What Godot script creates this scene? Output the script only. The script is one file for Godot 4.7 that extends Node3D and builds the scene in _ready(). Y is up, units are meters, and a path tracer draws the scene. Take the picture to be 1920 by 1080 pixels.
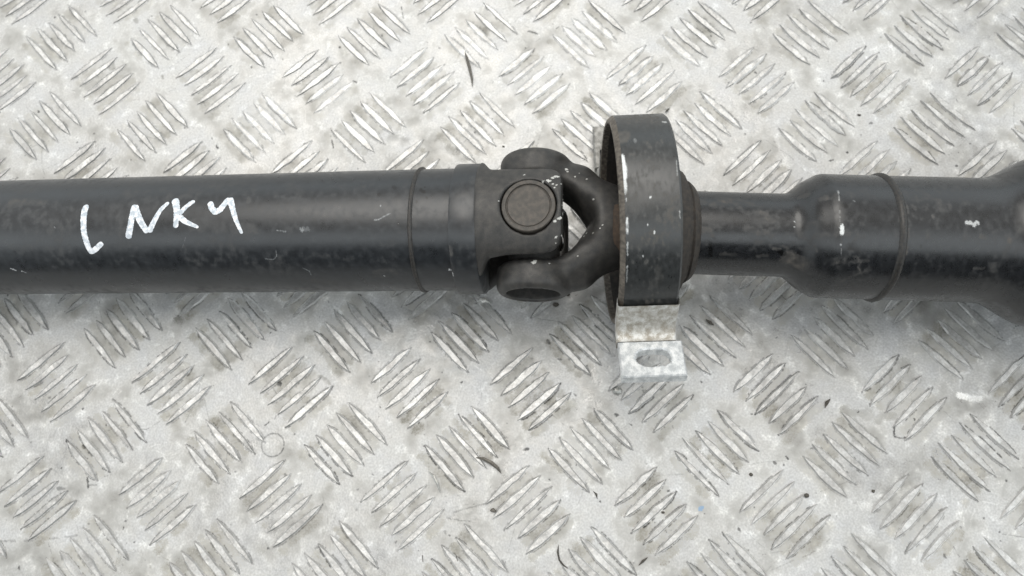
extends Node3D
# A used propeller shaft lying on worn aluminium tread plate, seen from above under an overcast sky.

const PITCH_X := 0.06
const PITCH_Z := 0.0563325
const J := Vector3(0.0007, 0.0535, -0.0093)          # centre of the universal joint
var FA := Vector3(-0.99693826, -0.07818329, -0.00121528)   # axis of the front tube, away from the joint
var RA := Vector3(0.99922186, -0.03835294, 0.0092047)      # axis of the rear tube
var BA := Vector3(1, 0, -0.0455).normalized()              # axis of the bearing housing
const BC := Vector3(0.0358, 0.0482, -0.0143)               # centre of its left rim
var taken := {}
var rng := RandomNumberGenerator.new()
var shaft: Node3D
const CAM := Vector3(0.00749, 0.38208, 0.10112)

# ------------------------------------------------------------------ helpers
func numbered(called: String, parent: Node) -> String:
	var key := str(parent.get_instance_id()) + called
	var n: int = taken.get(key, 0)
	taken[key] = n + 1
	return called if n == 0 else "%s_%03d" % [called, n]

func put(called: String, mesh: Mesh, mat: Material, parent: Node, at := Vector3.ZERO) -> MeshInstance3D:
	var o := MeshInstance3D.new()
	o.mesh = mesh
	if mat: o.material_override = mat
	o.position = at
	o.name = numbered(called, parent)
	o.cast_shadow = GeometryInstance3D.SHADOW_CASTING_SETTING_ON
	parent.add_child(o, true)
	return o

func tag(o: Node, label: String, category: String, group := "") -> void:
	o.set_meta("label", label)
	o.set_meta("category", category)
	if group != "": o.set_meta("group", group)

func begin() -> SurfaceTool:
	var st := SurfaceTool.new()
	st.begin(Mesh.PRIMITIVE_TRIANGLES)
	return st

func tri(st: SurfaceTool, p: Array, n: Array, uv: Array = []) -> void:
	var order := [0, 1, 2]
	var c: Vector3 = (p[1] - p[0]).cross(p[2] - p[0])
	if c.length_squared() < 1e-22: return
	if c.dot(n[0] + n[1] + n[2]) > 0.0: order = [0, 2, 1]
	for k in order:
		st.set_normal(n[k])
		if uv.size() == 3: st.set_uv(uv[k])
		st.add_vertex(p[k])

func quad(st: SurfaceTool, p: Array, n: Array, uv: Array = []) -> void:
	if uv.size() == 4:
		tri(st, [p[0], p[1], p[2]], [n[0], n[1], n[2]], [uv[0], uv[1], uv[2]])
		tri(st, [p[0], p[2], p[3]], [n[0], n[2], n[3]], [uv[0], uv[2], uv[3]])
	else:
		tri(st, [p[0], p[1], p[2]], [n[0], n[1], n[2]])
		tri(st, [p[0], p[2], p[3]], [n[0], n[2], n[3]])

func flat_quad(st: SurfaceTool, a: Vector3, b: Vector3, c: Vector3, d: Vector3, outward: Vector3) -> void:
	var n := (b - a).cross(c - a).normalized()
	if n.dot(outward) < 0: n = -n
	quad(st, [a, b, c, d], [n, n, n, n])

func frame_of(ax: Vector3) -> Array:
	var up := (Vector3.UP - ax * ax.y).normalized()
	var side := (Vector3.BACK - ax * ax.z)
	side = (side - up * side.dot(up)).normalized()
	return [ax, up, side]

# profile: array of Vector2(s, r); uv x runs with s from s0 to s1, uv y with the angle (0.5 = up, + to the near side)
func lathe(profile: Array, ax: Vector3, seg := 96, s0 := 0.0, s1 := 1.0, wob := 0.0, ripple := 0.0) -> ArrayMesh:
	var f := frame_of(ax)
	var st := begin()
	var n := profile.size()
	var sn := []
	for i in n - 1:
		var d: Vector2 = profile[i + 1] - profile[i]
		sn.append(Vector2(-d.y, d.x).normalized())
	for i in n - 1:
		var na: Vector2 = sn[i]
		var nb: Vector2 = sn[i]
		if i > 0 and sn[i - 1].dot(sn[i]) > 0.8: na = (sn[i - 1] + sn[i]).normalized()
		if i < n - 2 and sn[i + 1].dot(sn[i]) > 0.8: nb = (sn[i + 1] + sn[i]).normalized()
		var a: Vector2 = profile[i]
		var b: Vector2 = profile[i + 1]
		for k in seg:
			var t0 := TAU * k / seg - PI
			var t1 := TAU * (k + 1) / seg - PI
			var r0: Vector3 = f[1] * cos(t0) + f[2] * sin(t0)
			var r1: Vector3 = f[1] * cos(t1) + f[2] * sin(t1)
			var w0 := 1.0 + wob * (sin(t0 * 3 + a.x * 900) + 0.7 * sin(t0 * 11 + 2 + a.x * 2100) + 0.5 * sin(t0 * 29) + ripple * sin(t0 * 85 + 2.0 * sin(t0 * 7)))
			var w1 := 1.0 + wob * (sin(t1 * 3 + a.x * 900) + 0.7 * sin(t1 * 11 + 2 + a.x * 2100) + 0.5 * sin(t1 * 29) + ripple * sin(t1 * 85 + 2.0 * sin(t1 * 7)))
			var x0 := 1.0 + wob * (sin(t0 * 3 + b.x * 900) + 0.7 * sin(t0 * 11 + 2 + b.x * 2100) + 0.5 * sin(t0 * 29) + ripple * sin(t0 * 85 + 2.0 * sin(t0 * 7)))
			var x1 := 1.0 + wob * (sin(t1 * 3 + b.x * 900) + 0.7 * sin(t1 * 11 + 2 + b.x * 2100) + 0.5 * sin(t1 * 29) + ripple * sin(t1 * 85 + 2.0 * sin(t1 * 7)))
			var ua := (a.x - s0) / (s1 - s0)
			var ub := (b.x - s0) / (s1 - s0)
			var v0 := float(k) / seg
			var v1 := float(k + 1) / seg
			quad(st, [f[0] * a.x + r0 * a.y * w0, f[0] * b.x + r0 * b.y * x0, f[0] * b.x + r1 * b.y * x1, f[0] * a.x + r1 * a.y * w1],
				[f[0] * na.x + r0 * na.y, f[0] * nb.x + r0 * nb.y, f[0] * nb.x + r1 * nb.y, f[0] * na.x + r1 * na.y],
				[Vector2(ua, v0), Vector2(ub, v0), Vector2(ub, v1), Vector2(ua, v1)])
	return st.commit()

# a signed distance field meshed as surface nets
func nets(field: Callable, lo: Vector3, hi: Vector3, h: float, basis: Array) -> ArrayMesh:
	var nx := int((hi.x - lo.x) / h) + 2
	var ny := int((hi.y - lo.y) / h) + 2
	var nz := int((hi.z - lo.z) / h) + 2
	var val := PackedFloat32Array()
	val.resize(nx * ny * nz)
	var i := 0
	for z in nz:
		for y in ny:
			for x in nx:
				val[i] = field.call(lo + Vector3(x, y, z) * h)
				i += 1
	var sy := nx
	var sz := nx * ny
	var idx := {}
	var pos: Array[Vector3] = []
	var nor: Array[Vector3] = []
	for z in nz - 1:
		for y in ny - 1:
			for x in nx - 1:
				var b := x + y * sy + z * sz
				var inside := 0
				for c in 8:
					if val[b + (c & 1) + ((c >> 1) & 1) * sy + ((c >> 2) & 1) * sz] < 0: inside += 1
				if inside == 0 or inside == 8: continue
				var sum := Vector3.ZERO
				var cnt := 0
				for c in 8:
					for d in 3:
						if c & (1 << d): continue
						var e := c | (1 << d)
						var va := val[b + (c & 1) + ((c >> 1) & 1) * sy + ((c >> 2) & 1) * sz]
						var vb := val[b + (e & 1) + ((e >> 1) & 1) * sy + ((e >> 2) & 1) * sz]
						if (va < 0) == (vb < 0): continue
						var t := va / (va - vb)
						var q := Vector3(c & 1, (c >> 1) & 1, (c >> 2) & 1)
						q[d] += t
						sum += q
						cnt += 1
				var p := lo + (Vector3(x, y, z) + sum / cnt) * h
				var g := Vector3(field.call(p + Vector3(h * .5, 0, 0)) - field.call(p - Vector3(h * .5, 0, 0)), field.call(p + Vector3(0, h * .5, 0)) - field.call(p - Vector3(0, h * .5, 0)), field.call(p + Vector3(0, 0, h * .5)) - field.call(p - Vector3(0, 0, h * .5)))
				p -= g.normalized() * field.call(p) * 0.7
				idx[b] = pos.size()
				pos.append(basis[0] * p.x + basis[1] * p.y + basis[2] * p.z)
				g = g.normalized()
				nor.append((basis[0] * g.x + basis[1] * g.y + basis[2] * g.z).normalized())
	var st := begin()
	for z in range(1, nz - 1):
		for y in range(1, ny - 1):
			for x in range(1, nx - 1):
				var b := x + y * sy + z * sz
				var s := val[b] < 0
				var steps := [1, sy, sz]
				for d in 3:
					if s == (val[b + steps[d]] < 0): continue
					var u: int = steps[(d + 1) % 3]
					var v: int = steps[(d + 2) % 3]
					var q := [b, b - u, b - u - v, b - v]
					if not (idx.has(q[0]) and idx.has(q[1]) and idx.has(q[2]) and idx.has(q[3])): continue
					var k := [idx[q[0]], idx[q[1]], idx[q[2]], idx[q[3]]]
					quad(st, [pos[k[0]], pos[k[1]], pos[k[2]], pos[k[3]]], [nor[k[0]], nor[k[1]], nor[k[2]], nor[k[3]]])
	return st.commit()

func smin(a: float, b: float, k: float) -> float:
	var h := maxf(k - absf(a - b), 0.0) / k
	return minf(a, b) - h * h * k * 0.25

func smax(a: float, b: float, k: float) -> float:
	return -smin(-a, -b, k)

func capsule(p: Vector3, a: Vector3, b: Vector3, ra: float, rb: float) -> float:
	var d := b - a
	var t := clampf((p - a).dot(d) / d.length_squared(), 0, 1)
	return (p - a - d * t).length() - lerpf(ra, rb, t)

func noise_bytes(w: int, h: int, freq: float, sd: int, oct := 4, seamless := false, kind := FastNoiseLite.TYPE_SIMPLEX_SMOOTH) -> PackedByteArray:
	var n := FastNoiseLite.new()
	n.seed = sd
	n.noise_type = kind
	n.frequency = freq
	n.fractal_octaves = oct
	var im: Image = n.get_seamless_image(w, h) if seamless else n.get_image(w, h)
	im.convert(Image.FORMAT_L8)
	return im.get_data()

func stretched_bytes(w: int, h: int, sx: float, sy: float, freq: float, sd: int) -> PackedByteArray:
	var n := FastNoiseLite.new()
	n.seed = sd
	n.frequency = freq
	n.fractal_octaves = 4
	var im := n.get_image(int(w * sx), int(h * sy))
	im.resize(w, h, Image.INTERPOLATE_CUBIC)
	im.convert(Image.FORMAT_L8)
	return im.get_data()

func tex(im: Image) -> ImageTexture:
	im.generate_mipmaps()
	return ImageTexture.create_from_image(im)

# dab a soft, ragged disc into a byte mask
func dab(m: PackedByteArray, w: int, h: int, x: float, y: float, r: float, a: float, rough := 0.35) -> void:
	for yy in range(int(y - r - 1), int(y + r + 2)):
		if yy < 0 or yy >= h: continue
		for xx in range(int(x - r - 1), int(x + r + 2)):
			if xx < 0 or xx >= w: continue
			var d := Vector2(xx - x, yy - y).length() / r
			if d > 1.25: continue
			var c := clampf((1.0 + rng.randf_range(-rough, rough) - d) * r, 0, 1) * a
			var k := yy * w + xx
			m[k] = maxi(m[k], int(c * 255))

func stroke(m: PackedByteArray, w: int, h: int, pts: Array, r: float, a: float, gaps := 0.0, jit := 0.3) -> void:
	var g := 1.0
	for i in pts.size() - 1:
		var p: Vector2 = pts[i]
		var q: Vector2 = pts[i + 1]
		var n := int(p.distance_to(q) / maxf(r * 0.7, 0.6)) + 1
		for k in n:
			if rng.randf() < 0.18: g = 0.0 if rng.randf() < gaps else rng.randf_range(0.55, 1.0)
			if g <= 0: continue
			var c := p.lerp(q, float(k) / n)
			dab(m, w, h, c.x + rng.randf_range(-jit, jit), c.y + rng.randf_range(-jit, jit), r * rng.randf_range(0.7, 1.15), a * g)

# ------------------------------------------------------------------ the tread plate
const FW := 2048
const FH := 1344
const FX0 := -0.321
const FZ0 := -0.1982
var mpp := 0.6 / 2048.0

func floor_px(x: float, z: float) -> Vector2:
	return Vector2((x - FX0) / mpp, (z - FZ0) / (0.3943275 / FH))

func bar_list(i0: int, i1: int, j0: int, j1: int) -> Array:
	# every bar: [x, z, angle, length scale, width scale, height scale, variant]
	var out := []
	for jj in range(j0 * 2, j1 * 2):
		for i in range(i0, i1):
			var odd := posmod(jj, 2) == 1
			var cx := (i + (0.5 if odd else 0.0) - 4.0) * PITCH_X
			var cz := (jj * 0.5 - 2.0) * PITCH_Z
			var r := RandomNumberGenerator.new()
			r.seed = hash(Vector2i(i, jj))
			var worn := r.randf_range(0.6, 1.05) * lerpf(0.34, 1.0, smoothstep(-0.20, 0.02, cz + 0.3 * cx))
			var a := deg_to_rad(-45.5 if odd else 43.0) + r.randf_range(-0.02, 0.02)
			var dir := Vector2(cos(a), -sin(a))
			var across := Vector2(-dir.y, dir.x)
			for k in 5:
				var off := (k - 2) * 0.00725 + r.randf_range(-0.00025, 0.00025)
				var sl := r.randf_range(-0.0009, 0.0009)
				out.append([cx + across.x * off + dir.x * sl, cz + across.y * off + dir.y * sl, a, r.randf_range(0.9, 1.06), r.randf_range(0.78, 1.12), clampf(worn * r.randf_range(0.8, 1.15), 0.22, 1.1), r.randi() % 14])
	return out

func bar_outline(variant: int) -> Array:
	var r := RandomNumberGenerator.new()
	r.seed = 900 + variant
	var pts := []
	var n := 7
	for s in [1.0, -1.0]:
		for k in n:
			var t: float = (-1.0 + 2.0 * k / n) * s
			var w := pow(maxf(1.0 - pow(absf(t), 2.5), 0.0), 0.62)
			pts.append(Vector2(t * 0.0146, s * -(w * 0.00182 + (r.randf_range(-0.00028, 0.00028) if absf(t) < 0.95 else 0.0))))
	return pts

func bar_mesh(variant: int) -> ArrayMesh:
	var o := bar_outline(variant)
	var r := RandomNumberGenerator.new()
	r.seed = 40 + variant
	var st := begin()
	var n := o.size()
	var top := []
	var bot := []
	for p in o:
		var q: Vector2 = p
		bot.append(Vector3(q.x * 1.02, -0.0003, q.y * 1.1))
		var c := Vector2(q.x * 0.94, q.y - signf(q.y) * minf(absf(q.y) * 0.7, 0.00058))
		top.append(Vector3(c.x, 0.00102 + r.randf_range(-0.00018, 0.00012), c.y))
	var mid := Vector3(0, 0.00108, 0)
	for k in n:
		var l := (k + 1) % n
		var nn: Vector3 = (top[l] - top[k]).cross(Vector3.UP)
		flat_quad(st, bot[k], bot[l], top[l], top[k], Vector3(top[k].x * .1, 0.0004, top[k].z))
		var up := Vector3.UP
		var na := up
		var nb := up
		tri(st, [mid, top[k], top[l]], [up, na, nb])
	return st.commit()

func floor_images() -> Array:
	var w := FW
	var h := FH
	var lines_and_grime := PackedByteArray()
	lines_and_grime.resize(w * h)
	var film := PackedByteArray()
	film.resize(w * h)
	var pale := PackedByteArray()
	pale.resize(w * h)
	var smear := PackedByteArray()
	smear.resize(w * h)
	rng.seed = 77
	# broken dark lines drawn along the edges of the bars, and brown film caught inside the groups
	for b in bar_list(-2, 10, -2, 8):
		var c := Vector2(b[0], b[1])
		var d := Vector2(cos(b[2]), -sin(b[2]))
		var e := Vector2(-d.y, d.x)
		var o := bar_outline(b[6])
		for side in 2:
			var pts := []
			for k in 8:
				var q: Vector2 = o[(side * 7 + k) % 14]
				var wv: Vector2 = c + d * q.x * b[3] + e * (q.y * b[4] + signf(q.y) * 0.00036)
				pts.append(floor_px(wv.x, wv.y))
			var line_strength := rng.randf()
			stroke(lines_and_grime, w, h, pts, rng.randf_range(1.0, 1.9), (0.25 + 0.6 * line_strength) * (0.35 + 0.65 * minf(b[5], 1.0)), 0.3, 0.35)
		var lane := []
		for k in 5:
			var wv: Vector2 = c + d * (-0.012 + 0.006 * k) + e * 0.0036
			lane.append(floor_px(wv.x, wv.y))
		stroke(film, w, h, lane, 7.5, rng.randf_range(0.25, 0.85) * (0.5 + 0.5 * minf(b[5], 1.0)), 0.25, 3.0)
	# grit, nicks and scratches
	for k in 1500:
		var p := Vector2(rng.randf() * w, rng.randf() * h)
		var r := 0.6 + 1.9 * pow(rng.randf(), 4.0)
		var q := p + Vector2.from_angle(rng.randf() * TAU) * r * rng.randf_range(0.0, 2.5)
		stroke(lines_and_grime, w, h, [p, q], r, rng.randf_range(0.2, 0.8), 0.0, 0.6)
	for k in 620:
		var p := Vector2(rng.randf() * w, rng.randf() * h)
		var a := rng.randf() * TAU
		var l := rng.randf_range(12, 110)
		var pts := [p, p + Vector2.from_angle(a) * l * 0.5 + Vector2(rng.randf_range(-4, 4), rng.randf_range(-4, 4)), p + Vector2.from_angle(a + 0.1) * l]
		stroke(pale if rng.randf() < 0.5 else lines_and_grime, w, h, pts, rng.randf_range(0.6, 1.1), rng.randf_range(0.15, 0.5), 0.35)
	for k in 18:
		var p := Vector2(rng.randf() * w, rng.randf() * h)
		for m in 5:
			dab(smear, w, h, p.x + rng.randf_range(-14, 14), p.y + rng.randf_range(-10, 10), rng.randf_range(4, 15), rng.randf_range(0.1, 0.5), 0.9)
	# patches scuffed by things dragged over the plate: bundles of short strokes
	for k in 150:
		var p := Vector2(rng.randf() * w, rng.randf() * h)
		var a := rng.randf() * TAU
		var bright := rng.randf() < 0.55
		for m in rng.randi_range(6, 22):
			var q := p + Vector2(rng.randfn(0, 26), rng.randfn(0, 18))
			var e := Vector2.from_angle(a + rng.randfn(0, 0.35)) * rng.randf_range(5, 26)
			stroke(pale if bright else smear, w, h, [q, q + e], rng.randf_range(0.6, 1.3), rng.randf_range(0.15, 0.55), 0.3, 0.6)
	# marks that the plate in the picture carries, at their places (metres)
	var ring := []
	for k in 41:
		var a := TAU * k / 40.0
		ring.append(floor_px(-0.1258 + 0.0056 * cos(a), 0.0853 + 0.0056 * sin(a)))
	stroke(lines_and_grime, w, h, ring, 1.5, 0.6, 0.1, 0.3)
	stroke(lines_and_grime, w, h, [floor_px(-0.0528, 0.0463), floor_px(-0.0506, 0.0648), floor_px(-0.0488, 0.0880), floor_px(-0.0467, 0.1214)], 0.7, 0.45, 0.2, 0.5)
	stroke(lines_and_grime, w, h, [floor_px(0.1744, 0.0125), floor_px(0.1740, 0.0246), floor_px(0.1730, 0.0353)], 0.6, 0.35, 0.15, 0.5)
	stroke(lines_and_grime, w, h, [floor_px(-0.2548, 0.1332), floor_px(-0.2390, 0.1326), floor_px(-0.2121, 0.1292)], 2.0, 0.35, 0.3, 1)
	stroke(lines_and_grime, w, h, [floor_px(-0.0355, 0.1151), floor_px(-0.0266, 0.1125), floor_px(-0.0173, 0.1101)], 1.6, 0.4, 0.15, 0.5)
	stroke(lines_and_grime, w, h, [floor_px(-0.0387, 0.1178), floor_px(-0.0328, 0.1187), floor_px(-0.0272, 0.1191)], 1.0, 0.7, 0.15, 0.5)
	stroke(smear, w, h, [floor_px(0.1517, 0.0636), floor_px(0.1611, 0.0655), floor_px(0.1786, 0.0662)], 8, 0.55, 0.3, 4)
	stroke(smear, w, h, [floor_px(0.1561, 0.0653), floor_px(0.1659, 0.0677), floor_px(0.1761, 0.0658)], 6, 0.5, 0.3, 4)
	stroke(lines_and_grime, w, h, [floor_px(0.1746, 0.0714), floor_px(0.1741, 0.0759), floor_px(0.1776, 0.0766), floor_px(0.1816, 0.0762)], 1.8, 0.9, 0.05, 0.5)
	stroke(smear, w, h, [floor_px(-0.2240, 0.0912), floor_px(-0.2214, 0.0943), floor_px(-0.2189, 0.0963)], 5, 0.9, 0, 2)
	stroke(smear, w, h, [floor_px(-0.2203, 0.0875), floor_px(-0.2173, 0.0890), floor_px(-0.2153, 0.0880)], 5, 0.9, 0, 2)
	stroke(lines_and_grime, w, h, [floor_px(-0.2300, 0.0846), floor_px(-0.2287, 0.0861)], 3, 0.8, 0, 1)
	stroke(smear, w, h, [floor_px(-0.1808, 0.0228), floor_px(-0.1789, 0.0250)], 9, 0.9, 0, 2)
	stroke(smear, w, h, [floor_px(-0.2392, -0.1225), floor_px(-0.2368, -0.1205)], 8, 0.9, 0, 2)
	stroke(smear, w, h, [floor_px(-0.2285, -0.1510), floor_px(-0.2269, -0.1503)], 5, 0.7, 0, 2)
	stroke(smear, w, h, [floor_px(-0.2385, -0.1384), floor_px(-0.2374, -0.1373)], 4, 0.8, 0, 1)
	stroke(smear, w, h, [floor_px(-0.2079, -0.1154), floor_px(-0.2071, -0.1141)], 4, 0.8, 0, 1)
	stroke(smear, w, h, [floor_px(-0.0319, -0.0853), floor_px(-0.0278, -0.0825)], 9, 0.45, 0.1, 5)
	stroke(smear, w, h, [floor_px(-0.0306, -0.0869), floor_px(-0.0264, -0.0841)], 9, 0.45, 0.1, 5)
	stroke(smear, w, h, [floor_px(-0.0299, -0.1430), floor_px(-0.0257, -0.1400)], 9, 0.45, 0.1, 5)
	stroke(smear, w, h, [floor_px(0.0898, -0.1358), floor_px(0.0937, -0.1328)], 9, 0.45, 0.1, 5)
	stroke(smear, w, h, [floor_px(0.0855, -0.1381), floor_px(0.0894, -0.1351)], 9, 0.45, 0.1, 5)
	stroke(smear, w, h, [floor_px(0.2054, -0.1456), floor_px(0.2091, -0.1427)], 9, 0.45, 0.1, 5)
	stroke(smear, w, h, [floor_px(0.2107, -0.1417), floor_px(0.2143, -0.1387)], 9, 0.45, 0.1, 5)
	stroke(smear, w, h, [floor_px(0.2123, -0.1310), floor_px(0.2160, -0.1281)], 9, 0.45, 0.1, 5)
	stroke(smear, w, h, [floor_px(-0.0458, -0.0713), floor_px(-0.0417, -0.0685)], 9, 0.45, 0.1, 5)
	stroke(smear, w, h, [floor_px(-0.0386, -0.0692), floor_px(-0.0345, -0.0664)], 9, 0.45, 0.1, 5)
	stroke(smear, w, h, [floor_px(-0.0707, -0.0775), floor_px(-0.0665, -0.0747)], 9, 0.45, 0.1, 5)
	stroke(smear, w, h, [floor_px(-0.0751, -0.0784), floor_px(-0.0708, -0.0756)], 9, 0.45, 0.1, 5)
	stroke(smear, w, h, [floor_px(0.0025, 0.1254), floor_px(0.0061, 0.1275)], 9, 0.45, 0.1, 5)
	stroke(smear, w, h, [floor_px(-0.0399, -0.0732), floor_px(-0.0391, -0.0685)], 5, 0.9, 0, 1)
	stroke(lines_and_grime, w, h, [floor_px(-0.2482, 0.0567), floor_px(-0.2520, 0.0587)], 4, 0.4, 0.1, 2)
	stroke(lines_and_grime, w, h, [floor_px(0.0456, -0.0795), floor_px(0.0474, -0.0841)], 1, 0.6, 0.15, 0.5)
	stroke(lines_and_grime, w, h, [floor_px(0.0700, -0.0950), floor_px(0.0726, -0.0957)], 0.9, 0.8, 0.15, 0.5)
	stroke(lines_and_grime, w, h, [floor_px(-0.1098, -0.0793), floor_px(-0.1078, -0.0724)], 1.6, 0.8, 0.15, 0.5)
	stroke(lines_and_grime, w, h, [floor_px(-0.1241, -0.0752), floor_px(-0.1257, -0.0705)], 1.4, 0.8, 0.15, 0.5)
	stroke(lines_and_grime, w, h, [floor_px(-0.0757, -0.1585), floor_px(-0.0741, -0.1510)], 1.2, 0.8, 0.15, 0.5)
	stroke(lines_and_grime, w, h, [floor_px(-0.0037, -0.1429), floor_px(0.0016, -0.1412)], 2.2, 0.6, 0.15, 0.5)
	stroke(lines_and_grime, w, h, [floor_px(0.1721, -0.0919), floor_px(0.1727, -0.0919)], 2.4, 0.8, 0.15, 0.5)
	stroke(lines_and_grime, w, h, [floor_px(0.1550, -0.0657), floor_px(0.1570, -0.0663)], 2, 0.8, 0.15, 0.5)
	stroke(lines_and_grime, w, h, [floor_px(0.1645, -0.0705), floor_px(0.1650, -0.0702)], 2.2, 0.8, 0.15, 0.5)
	stroke(lines_and_grime, w, h, [floor_px(-0.2165, 0.1026), floor_px(-0.2152, 0.1076)], 2.0, 0.8, 0.15, 0.5)
	stroke(lines_and_grime, w, h, [floor_px(-0.2154, 0.1064), floor_px(-0.2109, 0.1058)], 1.6, 0.6, 0.15, 0.5)
	stroke(lines_and_grime, w, h, [floor_px(-0.2081, 0.1019), floor_px(-0.2052, 0.1011), floor_px(-0.2038, 0.0998)], 1.2, 0.5, 0.15, 0.5)
	stroke(lines_and_grime, w, h, [floor_px(-0.2304, 0.1080), floor_px(-0.2266, 0.1081)], 3, 0.4, 0.15, 0.5)
	stroke(lines_and_grime, w, h, [floor_px(-0.0510, 0.0845), floor_px(-0.0505, 0.0847)], 2, 0.5, 0.15, 0.5)
	stroke(lines_and_grime, w, h, [floor_px(-0.0019, 0.0851), floor_px(0.0004, 0.0848)], 2.6, 0.7, 0.15, 0.5)
	stroke(lines_and_grime, w, h, [floor_px(0.0420, 0.0677), floor_px(0.0431, 0.0680)], 3, 0.7, 0.15, 0.5)
	stroke(lines_and_grime, w, h, [floor_px(0.0487, 0.0722), floor_px(0.0497, 0.0727)], 1.6, 0.6, 0.15, 0.5)
	stroke(lines_and_grime, w, h, [floor_px(-0.1260, 0.0726), floor_px(-0.1254, 0.0705)], 1.2, 0.6, 0.15, 0.5)
	stroke(lines_and_grime, w, h, [floor_px(-0.1307, 0.0758), floor_px(-0.1285, 0.0740)], 1.4, 0.7, 0.15, 0.5)
	stroke(smear, w, h, [floor_px(0.0429, 0.1151), floor_px(0.0432, 0.1154)], 5, 0.5, 0, 1)
	stroke(lines_and_grime, w, h, [floor_px(-0.1261, 0.0538), floor_px(-0.1246, 0.0559)], 4.2, 0.7, 0.05, 1)
	stroke(smear, w, h, [floor_px(-0.1050, 0.0511), floor_px(-0.0993, 0.0550)], 4, 0.9, 0.1, 1)
	stroke(lines_and_grime, w, h, [floor_px(0.0547, 0.0527), floor_px(0.0567, 0.0574)], 2, 0.4, 0.3, 2)
	stroke(pale, w, h, [floor_px(0.2066, 0.0556), floor_px(0.2110, 0.0568), floor_px(0.2172, 0.0572)], 4.5, 1.0, 0.05, 1)
	stroke(pale, w, h, [floor_px(0.2073, 0.0558), floor_px(0.2103, 0.0566)], 5, 1.0, 0, 1)
	stroke(lines_and_grime, w, h, [floor_px(-0.0418, -0.0872), floor_px(0.0005, -0.1624)], 0.5, 0.15, 0.5, 0.5)
	stroke(lines_and_grime, w, h, [floor_px(0.0789, 0.0881), floor_px(0.1267, 0.0872)], 0.55, 0.25, 0.35, 0.5)
	stroke(lines_and_grime, w, h, [floor_px(0.1093, 0.0851), floor_px(0.1268, 0.0867)], 0.55, 0.25, 0.35, 0.5)
	stroke(lines_and_grime, w, h, [floor_px(-0.1769, 0.0205), floor_px(-0.1064, 0.0335)], 0.55, 0.25, 0.35, 0.5)
	stroke(lines_and_grime, w, h, [floor_px(-0.2187, 0.0232), floor_px(-0.1448, 0.0340)], 0.55, 0.25, 0.35, 0.5)
	stroke(lines_and_grime, w, h, [floor_px(0.1057, 0.0572), floor_px(0.1154, 0.0668)], 0.55, 0.25, 0.35, 0.5)
	stroke(lines_and_grime, w, h, [floor_px(0.1817, 0.0351), floor_px(0.1829, 0.0611)], 0.55, 0.25, 0.35, 0.5)
	stroke(lines_and_grime, w, h, [floor_px(-0.0861, 0.0887), floor_px(-0.0609, 0.0702)], 0.55, 0.25, 0.35, 0.5)
	stroke(lines_and_grime, w, h, [floor_px(0.0519, -0.1190), floor_px(0.0535, -0.0507)], 0.55, 0.25, 0.35, 0.5)
	stroke(lines_and_grime, w, h, [floor_px(-0.0604, -0.0235), floor_px(-0.0383, -0.0295)], 0.55, 0.25, 0.35, 0.5)
	stroke(lines_and_grime, w, h, [floor_px(-0.2128, 0.1240), floor_px(-0.2118, 0.1245)], 1.62, 0.48, 0, 0.6)
	stroke(lines_and_grime, w, h, [floor_px(0.1079, 0.0663), floor_px(0.1069, 0.0662)], 1.78, 0.77, 0, 0.6)
	stroke(lines_and_grime, w, h, [floor_px(0.2113, 0.0964), floor_px(0.2113, 0.0964)], 2.36, 0.55, 0, 0.6)
	stroke(lines_and_grime, w, h, [floor_px(-0.1007, 0.0947), floor_px(-0.1025, 0.0950)], 0.95, 0.75, 0, 0.6)
	stroke(lines_and_grime, w, h, [floor_px(-0.0699, 0.1035), floor_px(-0.0694, 0.1049)], 1.35, 0.77, 0, 0.6)
	stroke(lines_and_grime, w, h, [floor_px(0.0990, 0.1206), floor_px(0.0983, 0.1194)], 2.13, 0.61, 0, 0.6)
	stroke(lines_and_grime, w, h, [floor_px(0.1221, 0.0282), floor_px(0.1212, 0.0290)], 1.12, 0.75, 0, 0.6)
	stroke(lines_and_grime, w, h, [floor_px(-0.1153, 0.0547), floor_px(-0.1163, 0.0543)], 1.82, 0.5, 0, 0.6)
	stroke(lines_and_grime, w, h, [floor_px(-0.1912, -0.0843), floor_px(-0.1907, -0.0846)], 2.18, 0.48, 0, 0.6)
	stroke(lines_and_grime, w, h, [floor_px(0.2157, 0.0913), floor_px(0.2175, 0.0909)], 2.08, 0.43, 0, 0.6)
	stroke(lines_and_grime, w, h, [floor_px(-0.0761, 0.0431), floor_px(-0.0760, 0.0429)], 1.35, 0.65, 0, 0.6)
	stroke(lines_and_grime, w, h, [floor_px(0.1756, -0.0634), floor_px(0.1758, -0.0619)], 1.96, 0.43, 0, 0.6)
	stroke(lines_and_grime, w, h, [floor_px(0.0882, -0.1228), floor_px(0.0876, -0.1241)], 1.73, 0.5, 0, 0.6)
	stroke(lines_and_grime, w, h, [floor_px(-0.0106, 0.0797), floor_px(-0.0124, 0.0794)], 1.49, 0.41, 0, 0.6)
	stroke(lines_and_grime, w, h, [floor_px(0.0060, 0.1119), floor_px(0.0045, 0.1133)], 1.49, 0.57, 0, 0.6)
	stroke(lines_and_grime, w, h, [floor_px(-0.0980, -0.1116), floor_px(-0.1004, -0.1124)], 1.74, 0.77, 0, 0.6)
	stroke(lines_and_grime, w, h, [floor_px(0.2279, -0.0753), floor_px(0.2283, -0.0759)], 1.62, 0.57, 0, 0.6)
	stroke(lines_and_grime, w, h, [floor_px(-0.1305, 0.0605), floor_px(-0.1316, 0.0596)], 1.06, 0.62, 0, 0.6)
	stroke(lines_and_grime, w, h, [floor_px(-0.0729, -0.0884), floor_px(-0.0739, -0.0885)], 1.9, 0.57, 0, 0.6)
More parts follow.
